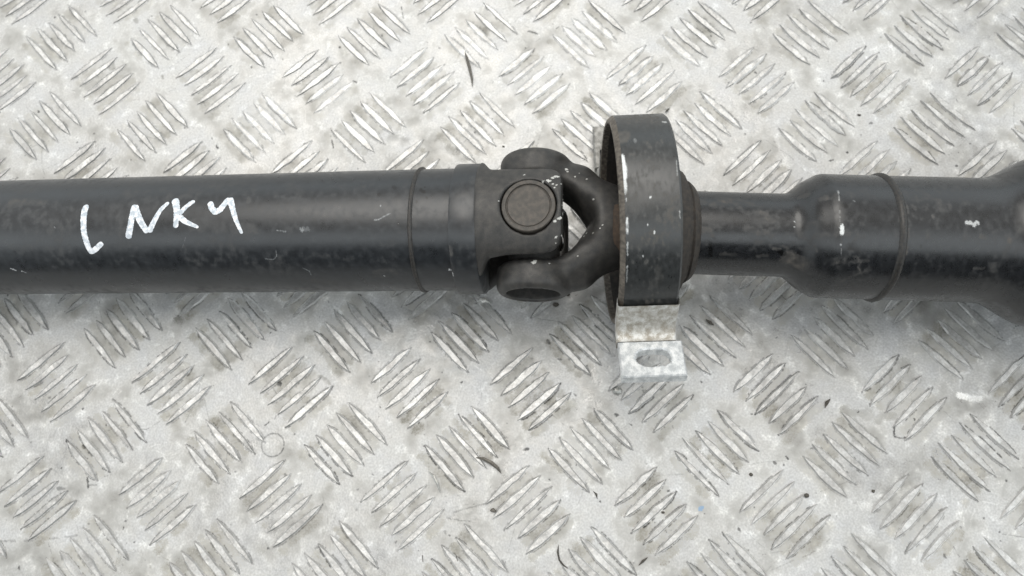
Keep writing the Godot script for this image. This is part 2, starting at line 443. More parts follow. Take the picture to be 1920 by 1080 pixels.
	stroke(lines_and_grime, w, h, [floor_px(-0.1793, -0.0657), floor_px(-0.1787, -0.0651)], 1.41, 0.51, 0, 0.6)
	stroke(lines_and_grime, w, h, [floor_px(0.0095, 0.0329), floor_px(0.0084, 0.0310)], 2.4, 0.47, 0, 0.6)
	stroke(lines_and_grime, w, h, [floor_px(0.0092, -0.0711), floor_px(0.0088, -0.0714)], 2.05, 0.87, 0, 0.6)
	stroke(lines_and_grime, w, h, [floor_px(0.0090, -0.1614), floor_px(0.0094, -0.1620)], 1.9, 0.6, 0, 0.6)
	stroke(lines_and_grime, w, h, [floor_px(-0.1432, -0.0887), floor_px(-0.1445, -0.0871)], 1.64, 0.79, 0, 0.6)
	stroke(lines_and_grime, w, h, [floor_px(-0.0034, -0.1451), floor_px(-0.0058, -0.1463)], 0.9, 0.57, 0, 0.6)
	stroke(lines_and_grime, w, h, [floor_px(0.1234, 0.0874), floor_px(0.1224, 0.0857)], 1.93, 0.67, 0, 0.6)
	stroke(lines_and_grime, w, h, [floor_px(0.0228, 0.0590), floor_px(0.0215, 0.0578)], 1.62, 0.41, 0, 0.6)
	stroke(lines_and_grime, w, h, [floor_px(0.0103, 0.0994), floor_px(0.0098, 0.0987)], 1.43, 0.76, 0, 0.6)
	stroke(lines_and_grime, w, h, [floor_px(-0.2483, -0.0721), floor_px(-0.2480, -0.0718)], 2.24, 0.6, 0, 0.6)
	stroke(lines_and_grime, w, h, [floor_px(-0.1218, 0.1044), floor_px(-0.1211, 0.1054)], 1.89, 0.76, 0, 0.6)
	stroke(lines_and_grime, w, h, [floor_px(-0.2586, 0.0780), floor_px(-0.2593, 0.0778)], 2.23, 0.51, 0, 0.6)
	stroke(lines_and_grime, w, h, [floor_px(0.0117, -0.1442), floor_px(0.0136, -0.1457)], 1.1, 0.71, 0, 0.6)
	stroke(lines_and_grime, w, h, [floor_px(0.1844, 0.0680), floor_px(0.1844, 0.0670)], 1.86, 0.73, 0, 0.6)
	stroke(lines_and_grime, w, h, [floor_px(-0.0811, 0.0933), floor_px(-0.0816, 0.0922)], 1.4, 0.62, 0, 0.6)
	stroke(lines_and_grime, w, h, [floor_px(0.2225, -0.1410), floor_px(0.2243, -0.1433)], 1.25, 0.53, 0, 0.6)
	stroke(lines_and_grime, w, h, [floor_px(-0.1826, -0.0994), floor_px(-0.1825, -0.0999)], 2.22, 0.63, 0, 0.6)
	stroke(lines_and_grime, w, h, [floor_px(0.1550, -0.0791), floor_px(0.1540, -0.0801)], 1.19, 0.65, 0, 0.6)
	stroke(lines_and_grime, w, h, [floor_px(0.2165, -0.0689), floor_px(0.2161, -0.0696)], 1.1, 0.47, 0, 0.6)
	stroke(lines_and_grime, w, h, [floor_px(0.1362, 0.0821), floor_px(0.1343, 0.0820)], 2.02, 0.43, 0, 0.6)
	stroke(lines_and_grime, w, h, [floor_px(-0.1713, -0.0721), floor_px(-0.1727, -0.0739)], 1.85, 0.77, 0, 0.6)
	stroke(lines_and_grime, w, h, [floor_px(0.0143, 0.0410), floor_px(0.0159, 0.0411)], 2.22, 0.52, 0, 0.6)
	stroke(lines_and_grime, w, h, [floor_px(-0.2419, 0.0639), floor_px(-0.2429, 0.0642)], 2.31, 0.46, 0, 0.6)
	stroke(lines_and_grime, w, h, [floor_px(0.2014, 0.1310), floor_px(0.2014, 0.1310)], 1.57, 0.74, 0, 0.6)
	stroke(lines_and_grime, w, h, [floor_px(0.0587, -0.0786), floor_px(0.0574, -0.0776)], 0.94, 0.82, 0, 0.6)
	stroke(lines_and_grime, w, h, [floor_px(-0.0604, -0.1362), floor_px(-0.0597, -0.1360)], 1.36, 0.53, 0, 0.6)
	stroke(lines_and_grime, w, h, [floor_px(0.1026, 0.1293), floor_px(0.1024, 0.1287)], 1.39, 0.46, 0, 0.6)
	var n1 := noise_bytes(w, h, 0.0035, 5, 5, false)
	var n2 := noise_bytes(w, h, 0.03, 6, 4, false)
	var n3 := noise_bytes(w, h, 0.22, 7, 2, false)
	var n4 := noise_bytes(w, h, 0.011, 8, 5, false)
	var rgb := PackedByteArray()
	rgb.resize(w * h * 3)
	var bump := PackedByteArray()
	bump.resize(w * h)
	var rough := PackedByteArray()
	rough.resize(w * h)
	for k in w * h:
		var a := n1[k] / 255.0
		var b := n2[k] / 255.0
		var c := n3[k] / 255.0
		var d := n4[k] / 255.0
		var v := 0.74 + (a - 0.5) * 0.10 + (b - 0.5) * 0.06 + (c - 0.5) * 0.13
		if d > 0.54: v -= (d - 0.54) * 0.40 * (0.25 + 1.3 * c)
		if b > 0.62: v += (b - 0.62) * 0.4 * (0.3 + c)
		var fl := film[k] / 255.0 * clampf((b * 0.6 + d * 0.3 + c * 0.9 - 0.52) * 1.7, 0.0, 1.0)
		var g := lines_and_grime[k] / 255.0 * (0.6 + 0.5 * c)
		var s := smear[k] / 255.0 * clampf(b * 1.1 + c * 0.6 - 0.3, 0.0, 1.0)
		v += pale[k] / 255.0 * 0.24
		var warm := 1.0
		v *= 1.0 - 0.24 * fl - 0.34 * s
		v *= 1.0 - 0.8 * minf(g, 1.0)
		var tint := 0.002 + fl * 0.05 + s * 0.03 + (d - 0.5) * 0.03
		rgb[k * 3] = int(clampf(v * (1.0 + tint * 0.6), 0, 1) * 255)
		rgb[k * 3 + 1] = int(clampf(v * (1.0 + tint * 0.15), 0, 1) * 255)
		rgb[k * 3 + 2] = int(clampf(v * (1.0 - tint * 0.9 - 0.006), 0, 1) * 255)
		bump[k] = int(clampf(0.5 + (b - 0.5) * 0.35 + (c - 0.5) * 0.15 - g * 0.25 + (a - 0.5) * 0.6, 0, 1) * 255)
		rough[k] = int(clampf(0.47 + (b - 0.5) * 0.35 + (a - 0.5) * 0.4 + fl * 0.25 + g * 0.3 + s * 0.3, 0, 1) * 255)
	# a small spot of blue paint
	for k in 40:
		var c := floor_px(0.0815, 0.1109) + Vector2(rng.randf_range(-3.5, 3.5), rng.randf_range(-3.5, 3.5))
		var i := (int(c.y) * w + int(c.x)) * 3
		for d in [0, 3, w * 3]:
			rgb[i + d] = 140
			rgb[i + d + 1] = 163
			rgb[i + d + 2] = 188
	var im := Image.create_from_data(w, h, false, Image.FORMAT_RGB8, rgb)
	var nm := Image.create_from_data(w, h, false, Image.FORMAT_L8, bump)
	nm.convert(Image.FORMAT_RGBA8)
	nm.bump_map_to_normal_map(2.0)
	var rm := Image.create_from_data(w, h, false, Image.FORMAT_L8, rough)
	return [tex(im), tex(nm), tex(rm)]

func noise_tex(w: int, h: int, freq: float, sd: int, lo: Color, hi: Color, contrast := 1.0) -> ImageTexture:
	var n := noise_bytes(w, h, freq, sd, 5, true)
	var n2 := noise_bytes(w, h, freq * 7.0, sd + 1, 3, true)
	var rgb := PackedByteArray()
	rgb.resize(w * h * 3)
	for k in w * h:
		var t := clampf(0.5 + ((n[k] / 255.0 - 0.5) + (n2[k] / 255.0 - 0.5) * 0.6) * contrast, 0, 1)
		var c := lo.lerp(hi, t)
		rgb[k * 3] = int(c.r * 255)
		rgb[k * 3 + 1] = int(c.g * 255)
		rgb[k * 3 + 2] = int(c.b * 255)
	return tex(Image.create_from_data(w, h, false, Image.FORMAT_RGB8, rgb))

func aluminium(fl: Array) -> StandardMaterial3D:
	var m := StandardMaterial3D.new()
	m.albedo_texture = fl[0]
	m.normal_enabled = true
	m.normal_texture = fl[1]
	m.normal_scale = 0.5
	m.roughness_texture = fl[2]
	m.roughness = 1.0
	m.metallic = 0.3
	return m

func build_floor() -> void:
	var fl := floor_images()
	var st := begin()
	var pz := 0.3943275
	var a := Vector3(FX0 - 1.2, 0, FZ0 - pz * 2)
	var b := Vector3(FX0 + 1.8, 0, FZ0 + pz * 3)
	var u := Vector3.UP
	quad(st, [a, Vector3(b.x, 0, a.z), b, Vector3(a.x, 0, b.z)], [u, u, u, u], [Vector2(-2, -2), Vector2(3, -2), Vector2(3, 3), Vector2(-2, 3)])
	var dn := Vector3(0, -0.006, 0)
	var cs := [a, Vector3(b.x, 0, a.z), b, Vector3(a.x, 0, b.z)]
	for k in 4:
		var p: Vector3 = cs[k]
		var q: Vector3 = cs[(k + 1) % 4]
		var o := (p + q) * 0.5
		var n := Vector3(o.x, 0, o.z).normalized()
		quad(st, [p, q, q + dn, p + dn], [n, n, n, n], [Vector2(0, 0), Vector2(1, 0), Vector2(1, 0.02), Vector2(0, 0.02)])
	st.generate_tangents()
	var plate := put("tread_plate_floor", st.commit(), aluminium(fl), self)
	plate.set_meta("kind", "structure")
	# bars
	var mats := []
	var bn := noise_bytes(512, 512, 0.03, 21, 4, true)
	var bim := Image.create_from_data(512, 512, false, Image.FORMAT_L8, bn)
	bim.convert(Image.FORMAT_RGBA8)
	bim.bump_map_to_normal_map(3.0)
	var bnt := tex(bim)
	for k in 3:
		var m := StandardMaterial3D.new()
		var lv: float = [0.735, 0.755, 0.77][k]
		m.albedo_texture = noise_tex(512, 512, 0.02, 31 + k * 5, Color(lv - 0.09, lv - 0.093, lv - 0.10), Color(lv + 0.08, lv + 0.08, lv + 0.075), 1.4)
		m.uv1_triplanar = true
		m.uv1_world_triplanar = true
		m.uv1_scale = Vector3.ONE * 9.0
		m.uv1_offset = Vector3(0.31, 0.17, 0.23) * k
		m.normal_enabled = true
		m.normal_texture = bnt
		m.normal_scale = 0.4
		m.metallic = 0.42
		m.roughness = 0.38
		mats.append(m)
	var meshes := []
	for k in 14: meshes.append(bar_mesh(k))
	var near := []
	var rest := []
	for q in bar_list(-11, 30, -5, 13):
		var p := Vector3(q[0], 0, q[1])
		if p.x < FX0 - 1.18 or p.x > FX0 + 1.78 or p.z < a.z + 0.03 or p.z > b.z - 0.03: continue
		var t: float = (p.z + 0.165) / 0.32
		var seen := p.z > -0.170 and p.z < 0.153 and p.x > lerpf(-0.318, -0.262, t) and p.x < lerpf(0.275, 0.235, t)
		# behind the shaft, or nothing of it shown
		if seen and p.z > -0.048 and p.z < 0.004: seen = false
		if seen: near.append([p.distance_to(CAM), q])
		else: rest.append(q)
	near.sort_custom(func(x, y): return x[0] < y[0])
	for k in near.size():
		var q: Array = near[k][1]
		if k >= 300:
			rest.append(q)
			continue
		var o := put("tread_bar", meshes[q[6]], mats[(q[6] + k) % 3], plate, Vector3(q[0], 0, q[1]))
		o.rotation.y = q[2]
		o.scale = Vector3(q[3], q[5], q[4])
	var many := begin()
	for q in rest:
		many.append_from(meshes[q[6]], 0, Transform3D(Basis(Vector3.UP, q[2]) * Basis.from_scale(Vector3(q[3], q[5], q[4])), Vector3(q[0], 0, q[1])))
	var o := put("tread_bars_beyond", many.commit(), mats[1], plate)
	o.set_meta("kind", "stuff")

# ------------------------------------------------------------------ painted steel
# marks: [kind, radius in mm, alpha, s/angle pairs ...]; kinds: w white paint chip, d dust, k dark spot
func paint_image(w: int, h: int, s0: float, s1: float, rad: float, sd: int, dust: float, base: Color, marks: Array) -> Array:
	rng.seed = sd
	var white := PackedByteArray()
	white.resize(w * h)
	var dirt := PackedByteArray()
	dirt.resize(w * h)
	var dark := PackedByteArray()
	dark.resize(w * h)
	var ppm := w / (s1 - s0)
	for m in marks:
		var pts := []
		for k in range(3, m.size(), 2):
			pts.append(Vector2((m[k] - s0) * ppm, (m[k + 1] / 360.0 + 0.5) * h))
		if pts.size() == 1: pts.append(pts[0] + Vector2(0.5, 0.5))
		var which: PackedByteArray = white
		if m[0] == "d": which = dirt
		if m[0] == "k": which = dark
		stroke(which, w, h, pts, maxf(m[1] * 0.001 * ppm, 0.6), m[2], 0.12, m[1] * 0.0004 * ppm)
		if m[0] == "w": white = which
		elif m[0] == "d": dirt = which
		else: dark = which
	for k in 520:
		var p := Vector2(rng.randf() * w, rng.randf() * h)
		var a := rng.randf() * TAU
		stroke(dirt, w, h, [p, p + Vector2.from_angle(a) * rng.randf_range(0, 14)], rng.randf_range(0.45, 1.3), rng.randf_range(0.08, 0.42), 0.2, 0.8)
	for k in 90:
		var p := Vector2(rng.randf() * w, rng.randf() * h)
		var a := rng.randf_range(-0.25, 0.25) + (0.0 if rng.randf() < 0.7 else PI / 2)
		stroke(dirt, w, h, [p, p + Vector2.from_angle(a) * rng.randf_range(10, 60)], 0.6, rng.randf_range(0.1, 0.4), 0.5, 0.5)
	var n1 := noise_bytes(w, h, 0.006, sd + 1, 5)
	var n2 := noise_bytes(w, h, 0.04, sd + 2, 4)
	var n3 := noise_bytes(w, h, 0.3, sd + 3, 2)
	var n4 := stretched_bytes(w, h, 0.12, 1.0, 0.03, sd + 4)
	var rgb := PackedByteArray()
	rgb.resize(w * h * 3)
	var ro := PackedByteArray()
	ro.resize(w * h)
	var br := base.r
	var bg := base.g
	var bb := base.b
	for k in w * h:
		var a := n1[k] / 255.0
		var b := n2[k] / 255.0
		var c := n3[k] / 255.0
		var e := n4[k] / 255.0
		var t := clampf((a * 0.65 + b * 0.65 + e * 0.35 - 0.91) * 3.2, 0.0, 1.0) * dust * (0.2 + 1.4 * c) + 0.07 * dust * c
		t = clampf(t + dirt[k] / 255.0 * (0.35 + 0.7 * b), 0.0, 1.0)
		var g := 1.0 + (c - 0.5) * 0.2 + (b - 0.5) * 0.3
		var r0 := br * g
		var g0 := bg * g
		var b0 := bb * g
		r0 = lerpf(r0, 0.45, t * 0.62)
		g0 = lerpf(g0, 0.42, t * 0.62)
		b0 = lerpf(b0, 0.385, t * 0.62)
		var kk := dark[k] / 255.0
		r0 *= 1.0 - 0.8 * kk
		g0 *= 1.0 - 0.8 * kk
		b0 *= 1.0 - 0.8 * kk
		var wv := clampf(white[k] / 255.0 * (0.75 + 0.5 * c), 0.0, 1.0)
		r0 = lerpf(r0, 0.87, wv)
		g0 = lerpf(g0, 0.88, wv)
		b0 = lerpf(b0, 0.88, wv)
		rgb[k * 3] = int(clampf(r0, 0, 1) * 255)
		rgb[k * 3 + 1] = int(clampf(g0, 0, 1) * 255)
		rgb[k * 3 + 2] = int(clampf(b0, 0, 1) * 255)
		ro[k] = int(clampf(0.335 + t * 0.5 + (b - 0.5) * 0.14 + (a - 0.5) * 0.12 + wv * 0.2, 0, 1) * 255)
	return [tex(Image.create_from_data(w, h, false, Image.FORMAT_RGB8, rgb)), tex(Image.create_from_data(w, h, false, Image.FORMAT_L8, ro))]

func painted(maps: Array, rough := 1.0) -> StandardMaterial3D:
	var m := StandardMaterial3D.new()
	m.albedo_texture = maps[0]
	m.roughness_texture = maps[1]
	m.roughness = rough
	m.metallic_specular = 0.6
	return m

func mottled(lo: Color, hi: Color, sd: int, scale: float, rough: float, metallic := 0.0, contrast := 1.5) -> StandardMaterial3D:
	var m := StandardMaterial3D.new()
	m.albedo_texture = noise_tex(256, 256, 0.03, sd, lo, hi, contrast)
	m.uv1_triplanar = true
	m.uv1_scale = Vector3.ONE * scale
	m.roughness = rough
	m.metallic = metallic
	return m

var cast_black: StandardMaterial3D
var rubber: StandardMaterial3D
var rusty: StandardMaterial3D

func build_front() -> void:
	var s0 := 0.0
	var s1 := 0.28
	var pm := paint_image(1536, 768, s0, s1, 0.0275, 100, 0.3, Color(0.148, 0.159, 0.172), [
		["w", 0.35, 0.85, 0.2353, 48.9, 0.2328, 51.4],
		["w", 0.3, 0.8, 0.2305, 52.1, 0.2287, 54.1],
		["w", 0.25, 0.5, 0.2100, 9.2, 0.2094, 10.2],
		["d", 1.5, 0.6, 0.1208, 12.0, 0.1179, 13.1, 0.1160, 15.1],
		["w", 0.3, 0.5, 0.1065, 15.9, 0.1024, 17.5],
		["w", 0.8, 0.45, 0.0960, 14.9, 0.0941, 15.9, 0.0922, 15.5],
		["w", 0.25, 0.6, 0.1135, 42.2, 0.1097, 42.9, 0.1080, 39.8, 0.1077, 33.7],
		["w", 0.25, 0.55, 0.0975, 52.3, 0.0951, 56.1, 0.0949, 61.5],
		["w", 0.2, 0.35, 0.1482, 21.1, 0.1503, 30.8],
		["d", 0.5, 0.5, 0.1494, 28.4, 0.1486, 33.4],
		["w", 0.3, 0.6, 0.0637, 8.5, 0.0614, 8.1, 0.0591, 4.9, 0.0566, 2.6],
		["w", 0.35, 0.6, 0.0613, -4.6, 0.0610, -4.6],
		["k", 0.9, 0.8, 0.0569, -24.7, 0.0554, -23.3],
		["k", 0.6, 0.7, 0.0627, -16.8, 0.0621, -15.0],
		["k", 0.9, 0.9, 0.0445, -20.0, 0.0427, -16.2],
		["k", 0.5, 0.8, 0.0431, -23.7, 0.0426, -23.0],
		["k", 0.5, 0.8, 0.0417, -11.6, 0.0413, -11.0],
		["k", 0.6, 0.8, 0.0457, -7.5, 0.0450, -7.0],
		["k", 0.7, 0.8, 0.0535, 11.8, 0.0531, 12.7],
		["w", 0.25, 0.8, 0.0533, 12.2, 0.0532, 12.2],
		["d", 1.2, 0.5, 0.0667, 58.3, 0.0618, 57.1, 0.0582, 56.6, 0.0562, 59.9],
		["w", 0.3, 0.7, 0.0625, 63.2, 0.0620, 63.2],
		["d", 0.6, 0.5, 0.0697, 63.7, 0.0602, 64.7],
		["d", 0.8, 0.7, 0.0313, 32.2, 0.0308, 37.1, 0.0312, 41.1],
		["w", 0.5, 0.85, 0.0333, 56.7, 0.0317, 57.4, 0.0317, 60.7],
		["d", 0.5, 0.5, 0.0309, 47.5, 0.0315, 66.5, 0.0325, 87.4],
		["d", 0.6, 0.6, 0.0485, 34.1, 0.0485, 41.6],
		["d", 0.8, 0.5, 0.0467, 8.3, 0.0460, 15.3],
		["d", 1.4, 0.4, 0.2342, -16.4, 0.2238, -17.1, 0.2157, -15.4],
		["d", 1.0, 0.4, 0.2091, -42.5, 0.2000, -38.3],
		["d", 1.6, 0.35, 0.2340, -15.2, 0.2299, -13.1],
		["d", 1.2, 0.4, 0.1209, -12.6, 0.1196, -11.4],
		["d", 1.3, 0.3, 0.2316, 25.8, 0.2270, 31.0, 0.2214, 27.1],
		["d", 2.0, 0.35, 0.1452, 9.2, 0.1305, 12.1, 0.1185, 19.8],
		["d", 2.0, 0.3, 0.1034, -28.2, 0.0961, -17.6],
		["d", 1.5, 0.35, 0.0910, 77.9, 0.0784, 75.2, 0.0593, 77.0],
		["d", 1.5, 0.45, 0.0948, 70.8, 0.0830, 73.1]])
	var mat := painted(pm)
	# tube, weld bead, sleeve, collar
	put("front_tube", lathe([Vector2(0.0491, 0.0), Vector2(0.0491, 0.0275), Vector2(0.325, 0.0275), Vector2(0.325, 0.0255), Vector2(0.26, 0.0255)], FA, 128, s0, s1), mat, shaft, J - shaft.position)
	put("weld_bead", lathe([Vector2(0.0474, 0.0270), Vector2(0.0477, 0.0279), Vector2(0.0482, 0.0283), Vector2(0.0488, 0.0284), Vector2(0.0493, 0.0280), Vector2(0.0496, 0.0270)], FA, 360, s0, s1, 0.0030, 1.6), mottled(Color(0.13, 0.135, 0.14), Color(0.27, 0.25, 0.23), 140, 90, 0.42), shaft, J - shaft.position)
	put("yoke_sleeve", lathe([Vector2(0.0310, 0.0), Vector2(0.0310, 0.0274), Vector2(0.0478, 0.0275)], FA, 128, s0, s1), mat, shaft, J - shaft.position)
	put("yoke_collar", lathe([Vector2(0.0196, 0.0), Vector2(0.0196, 0.0268), Vector2(0.0208, 0.0290), Vector2(0.0216, 0.0293), Vector2(0.0312, 0.0293), Vector2(0.0318, 0.0291), Vector2(0.0320, 0.0274)], FA, 128, s0, s1), mat, shaft, J - shaft.position)
	# handwriting in white paint
	var wm := mottled(Color(0.70, 0.735, 0.77), Color(0.98, 0.985, 1.0), 150, 45, 0.6, 0.0, 2.4)
	for letter in [
		[[[0.1963, -12.0, 0.1965, -4.9, 0.1962, 3.8, 0.1958, 13.8, 0.1950, 22.0, 0.1942, 29.5, 0.1935, 32.9, 0.1914, 31.3, 0.1893, 28.0, 0.1872, 24.7], 2.9, 2.3]],
		[[[0.1749, 21.5, 0.1739, 11.3, 0.1733, -0.3, 0.1733, -10.8], 2.9, 2.6], [[0.1732, -10.2, 0.1708, -0.2, 0.1679, 9.9, 0.1656, 16.2], 3.1, 2.6], [[0.1651, 16.2, 0.1626, 5.2, 0.1604, -5.0, 0.1575, -12.6], 2.7, 1.7]],
		[[[0.1552, -16.5, 0.1529, -5.5, 0.1525, 3.9, 0.1527, 12.5], 3.3, 2.2], [[0.1455, -13.5, 0.1473, -10.8, 0.1497, -5.4, 0.1515, -0.1], 1.9, 2.2], [[0.1517, 1.6, 0.1485, 6.6, 0.1452, 9.7, 0.1421, 12.4], 2.9, 1.2]],
		[[[0.1383, -12.2, 0.1370, -5.7, 0.1349, -1.4, 0.1328, -3.7, 0.1309, -10.8, 0.1298, -15.8], 2.6, 2.6], [[0.1297, -15.8, 0.1277, -7.0, 0.1254, 5.1, 0.1236, 13.2, 0.1223, 18.7], 3.1, 1.3]]]:
		var st := begin()
		for s in letter: paint_stroke(st, s[0], s[1], s[2], FA, 0.0275)
		put("painted_letter", st.commit(), wm, shaft, J - shaft.position)

func paint_stroke(st: SurfaceTool, pts: Array, w0: float, w1: float, ax: Vector3, rad: float) -> void:
	# pts: s, angle pairs; a ribbon of dried paint that hugs the tube
	var f := frame_of(ax)
	var c := Curve2D.new()
	var n := pts.size() / 2
	var q := []
	for k in n: q.append(Vector2(pts[k * 2], deg_to_rad(pts[k * 2 + 1]) * rad))
	for k in n:
		var a: Vector2 = q[maxi(k - 1, 0)]
		var b: Vector2 = q[mini(k + 1, n - 1)]
		c.add_point(q[k] * 1000.0, -(b - a) * 1000.0 / 6.0, (b - a) * 1000.0 / 6.0)
	var len := c.get_baked_length()
	var m := maxi(int(len / 0.3), 6)
	var L := []
	var R := []
	for k in m + 1:
		var t := float(k) / m
		var p := c.sample_baked(len * t) / 1000.0
		var d := (c.sample_baked(minf(len * t + 0.4, len)) - c.sample_baked(maxf(len * t - 0.4, 0))).normalized()
		var e := Vector2(-d.y, d.x)
		var w := lerpf(w0, w1, t) * 0.5 * 0.001
		var x0 := len * t / (lerpf(w0, w1, 0.1) * 0.5)
		var x1 := len * (1 - t) / (w1 * 0.5)
		if x0 < 1: w *= sqrt(maxf(1 - (1 - x0) * (1 - x0), 0.05))
		if x1 < 1: w *= sqrt(maxf(1 - (1 - x1) * (1 - x1), 0.05))
		L.append(p + e * w * (1 + rng.randf_range(-0.1, 0.1)))
		R.append(p - e * w * (1 + rng.randf_range(-0.1, 0.1)))
	var on := func(p: Vector2, h: float) -> Vector3: return f[0] * p.x + (f[1] * cos(p.y / rad) + f[2] * sin(p.y / rad)) * (rad + h)
	var nn := func(p: Vector2) -> Vector3: return f[1] * cos(p.y / rad) + f[2] * sin(p.y / rad)
	for k in m:
		for sub in 4:
			var a0: Vector2 = L[k].lerp(R[k], sub / 4.0)
			var a1: Vector2 = L[k].lerp(R[k], (sub + 1) / 4.0)
			var b0: Vector2 = L[k + 1].lerp(R[k + 1], sub / 4.0)
			var b1: Vector2 = L[k + 1].lerp(R[k + 1], (sub + 1) / 4.0)
			quad(st, [on.call(a0, .00012), on.call(a1, .00012), on.call(b1, .00012), on.call(b0, .00012)], [nn.call(a0), nn.call(a1), nn.call(b1), nn.call(b0)])
		for pr in [L, R]:
			var a: Vector2 = pr[k]
			var b: Vector2 = pr[k + 1]
			flat_quad(st, on.call(a, .00012), on.call(b, .00012), on.call(b, -.0003), on.call(a, -.0003), nn.call(a))

func front_yoke_field(p: Vector3) -> float:
	# x to the right along the shaft, y up, z to the viewer; origin at the joint
	var rr := Vector2(p.y, p.z).length()
	var body := smax(rr - 0.0293, maxf(p.x - 0.0141, -0.0235 - p.x), 0.002)
	var k := smoothstep(-0.0245, -0.0165, p.x)
	var halfw := lerpf(0.0300, 0.0196, k) 
	body = smax(body, absf(p.z) - halfw, 0.0025)
	# ear corners rounded in plan
	var q := Vector2(maxf(p.x - 0.0046, 0.0), maxf(absf(p.z) - 0.0096, 0.0))
	body = smax(body, q.length() - 0.0098, 0.0012) if p.x > 0.0 else body
	var gap := Vector2(p.x - maxf(p.x, -0.0050), p.y).length() - 0.0180
	body = smax(body, -gap, 0.005)
	var bore := Vector2(p.x, p.z).length() - 0.0118
	body = smax(body, -bore, 0.0012)
	return body

func rear_yoke_field(p: Vector3) -> float:
	var az := absf(p.z)
	var q := Vector3(p.x, p.y, az)
	var rxy := Vector2(p.x, p.y).length()
	var ear := smax(rxy - 0.0162, maxf(az - 0.0322, 0.0175 - az), 0.005)
	var arm := capsule(q, Vector3(0.003, 0, 0.0245), Vector3(0.019, 0, 0.0200), 0.0090, 0.0082)
	arm = smin(arm, capsule(q, Vector3(0.019, 0, 0.0200), Vector3(0.033, 0, 0.0085), 0.0082, 0.0088), 0.004)
	# arms are tall where they meet the ear
	var web := smax(capsule(Vector3(q.x, q.y * 0.82, q.z), Vector3(0.004, 0, 0.0240), Vector3(0.030, 0, 0.0100), 0.0100, 0.0105), az - 0.0305, 0.004)
	var stub := smax(Vector2(p.y, p.z).length() - 0.0165, maxf(p.x - 0.0555, 0.0255 - p.x), 0.004)
	var d := smin(smin(ear, smin(arm, web, 0.0015), 0.0018), stub, 0.006)
	var gap := Vector2(p.x - minf(p.x, 0.0030), p.z).length() - 0.0180
	d = smax(d, -gap, 0.004)
	d = smax(d, -(rxy - 0.0116), 0.0014)
	return d

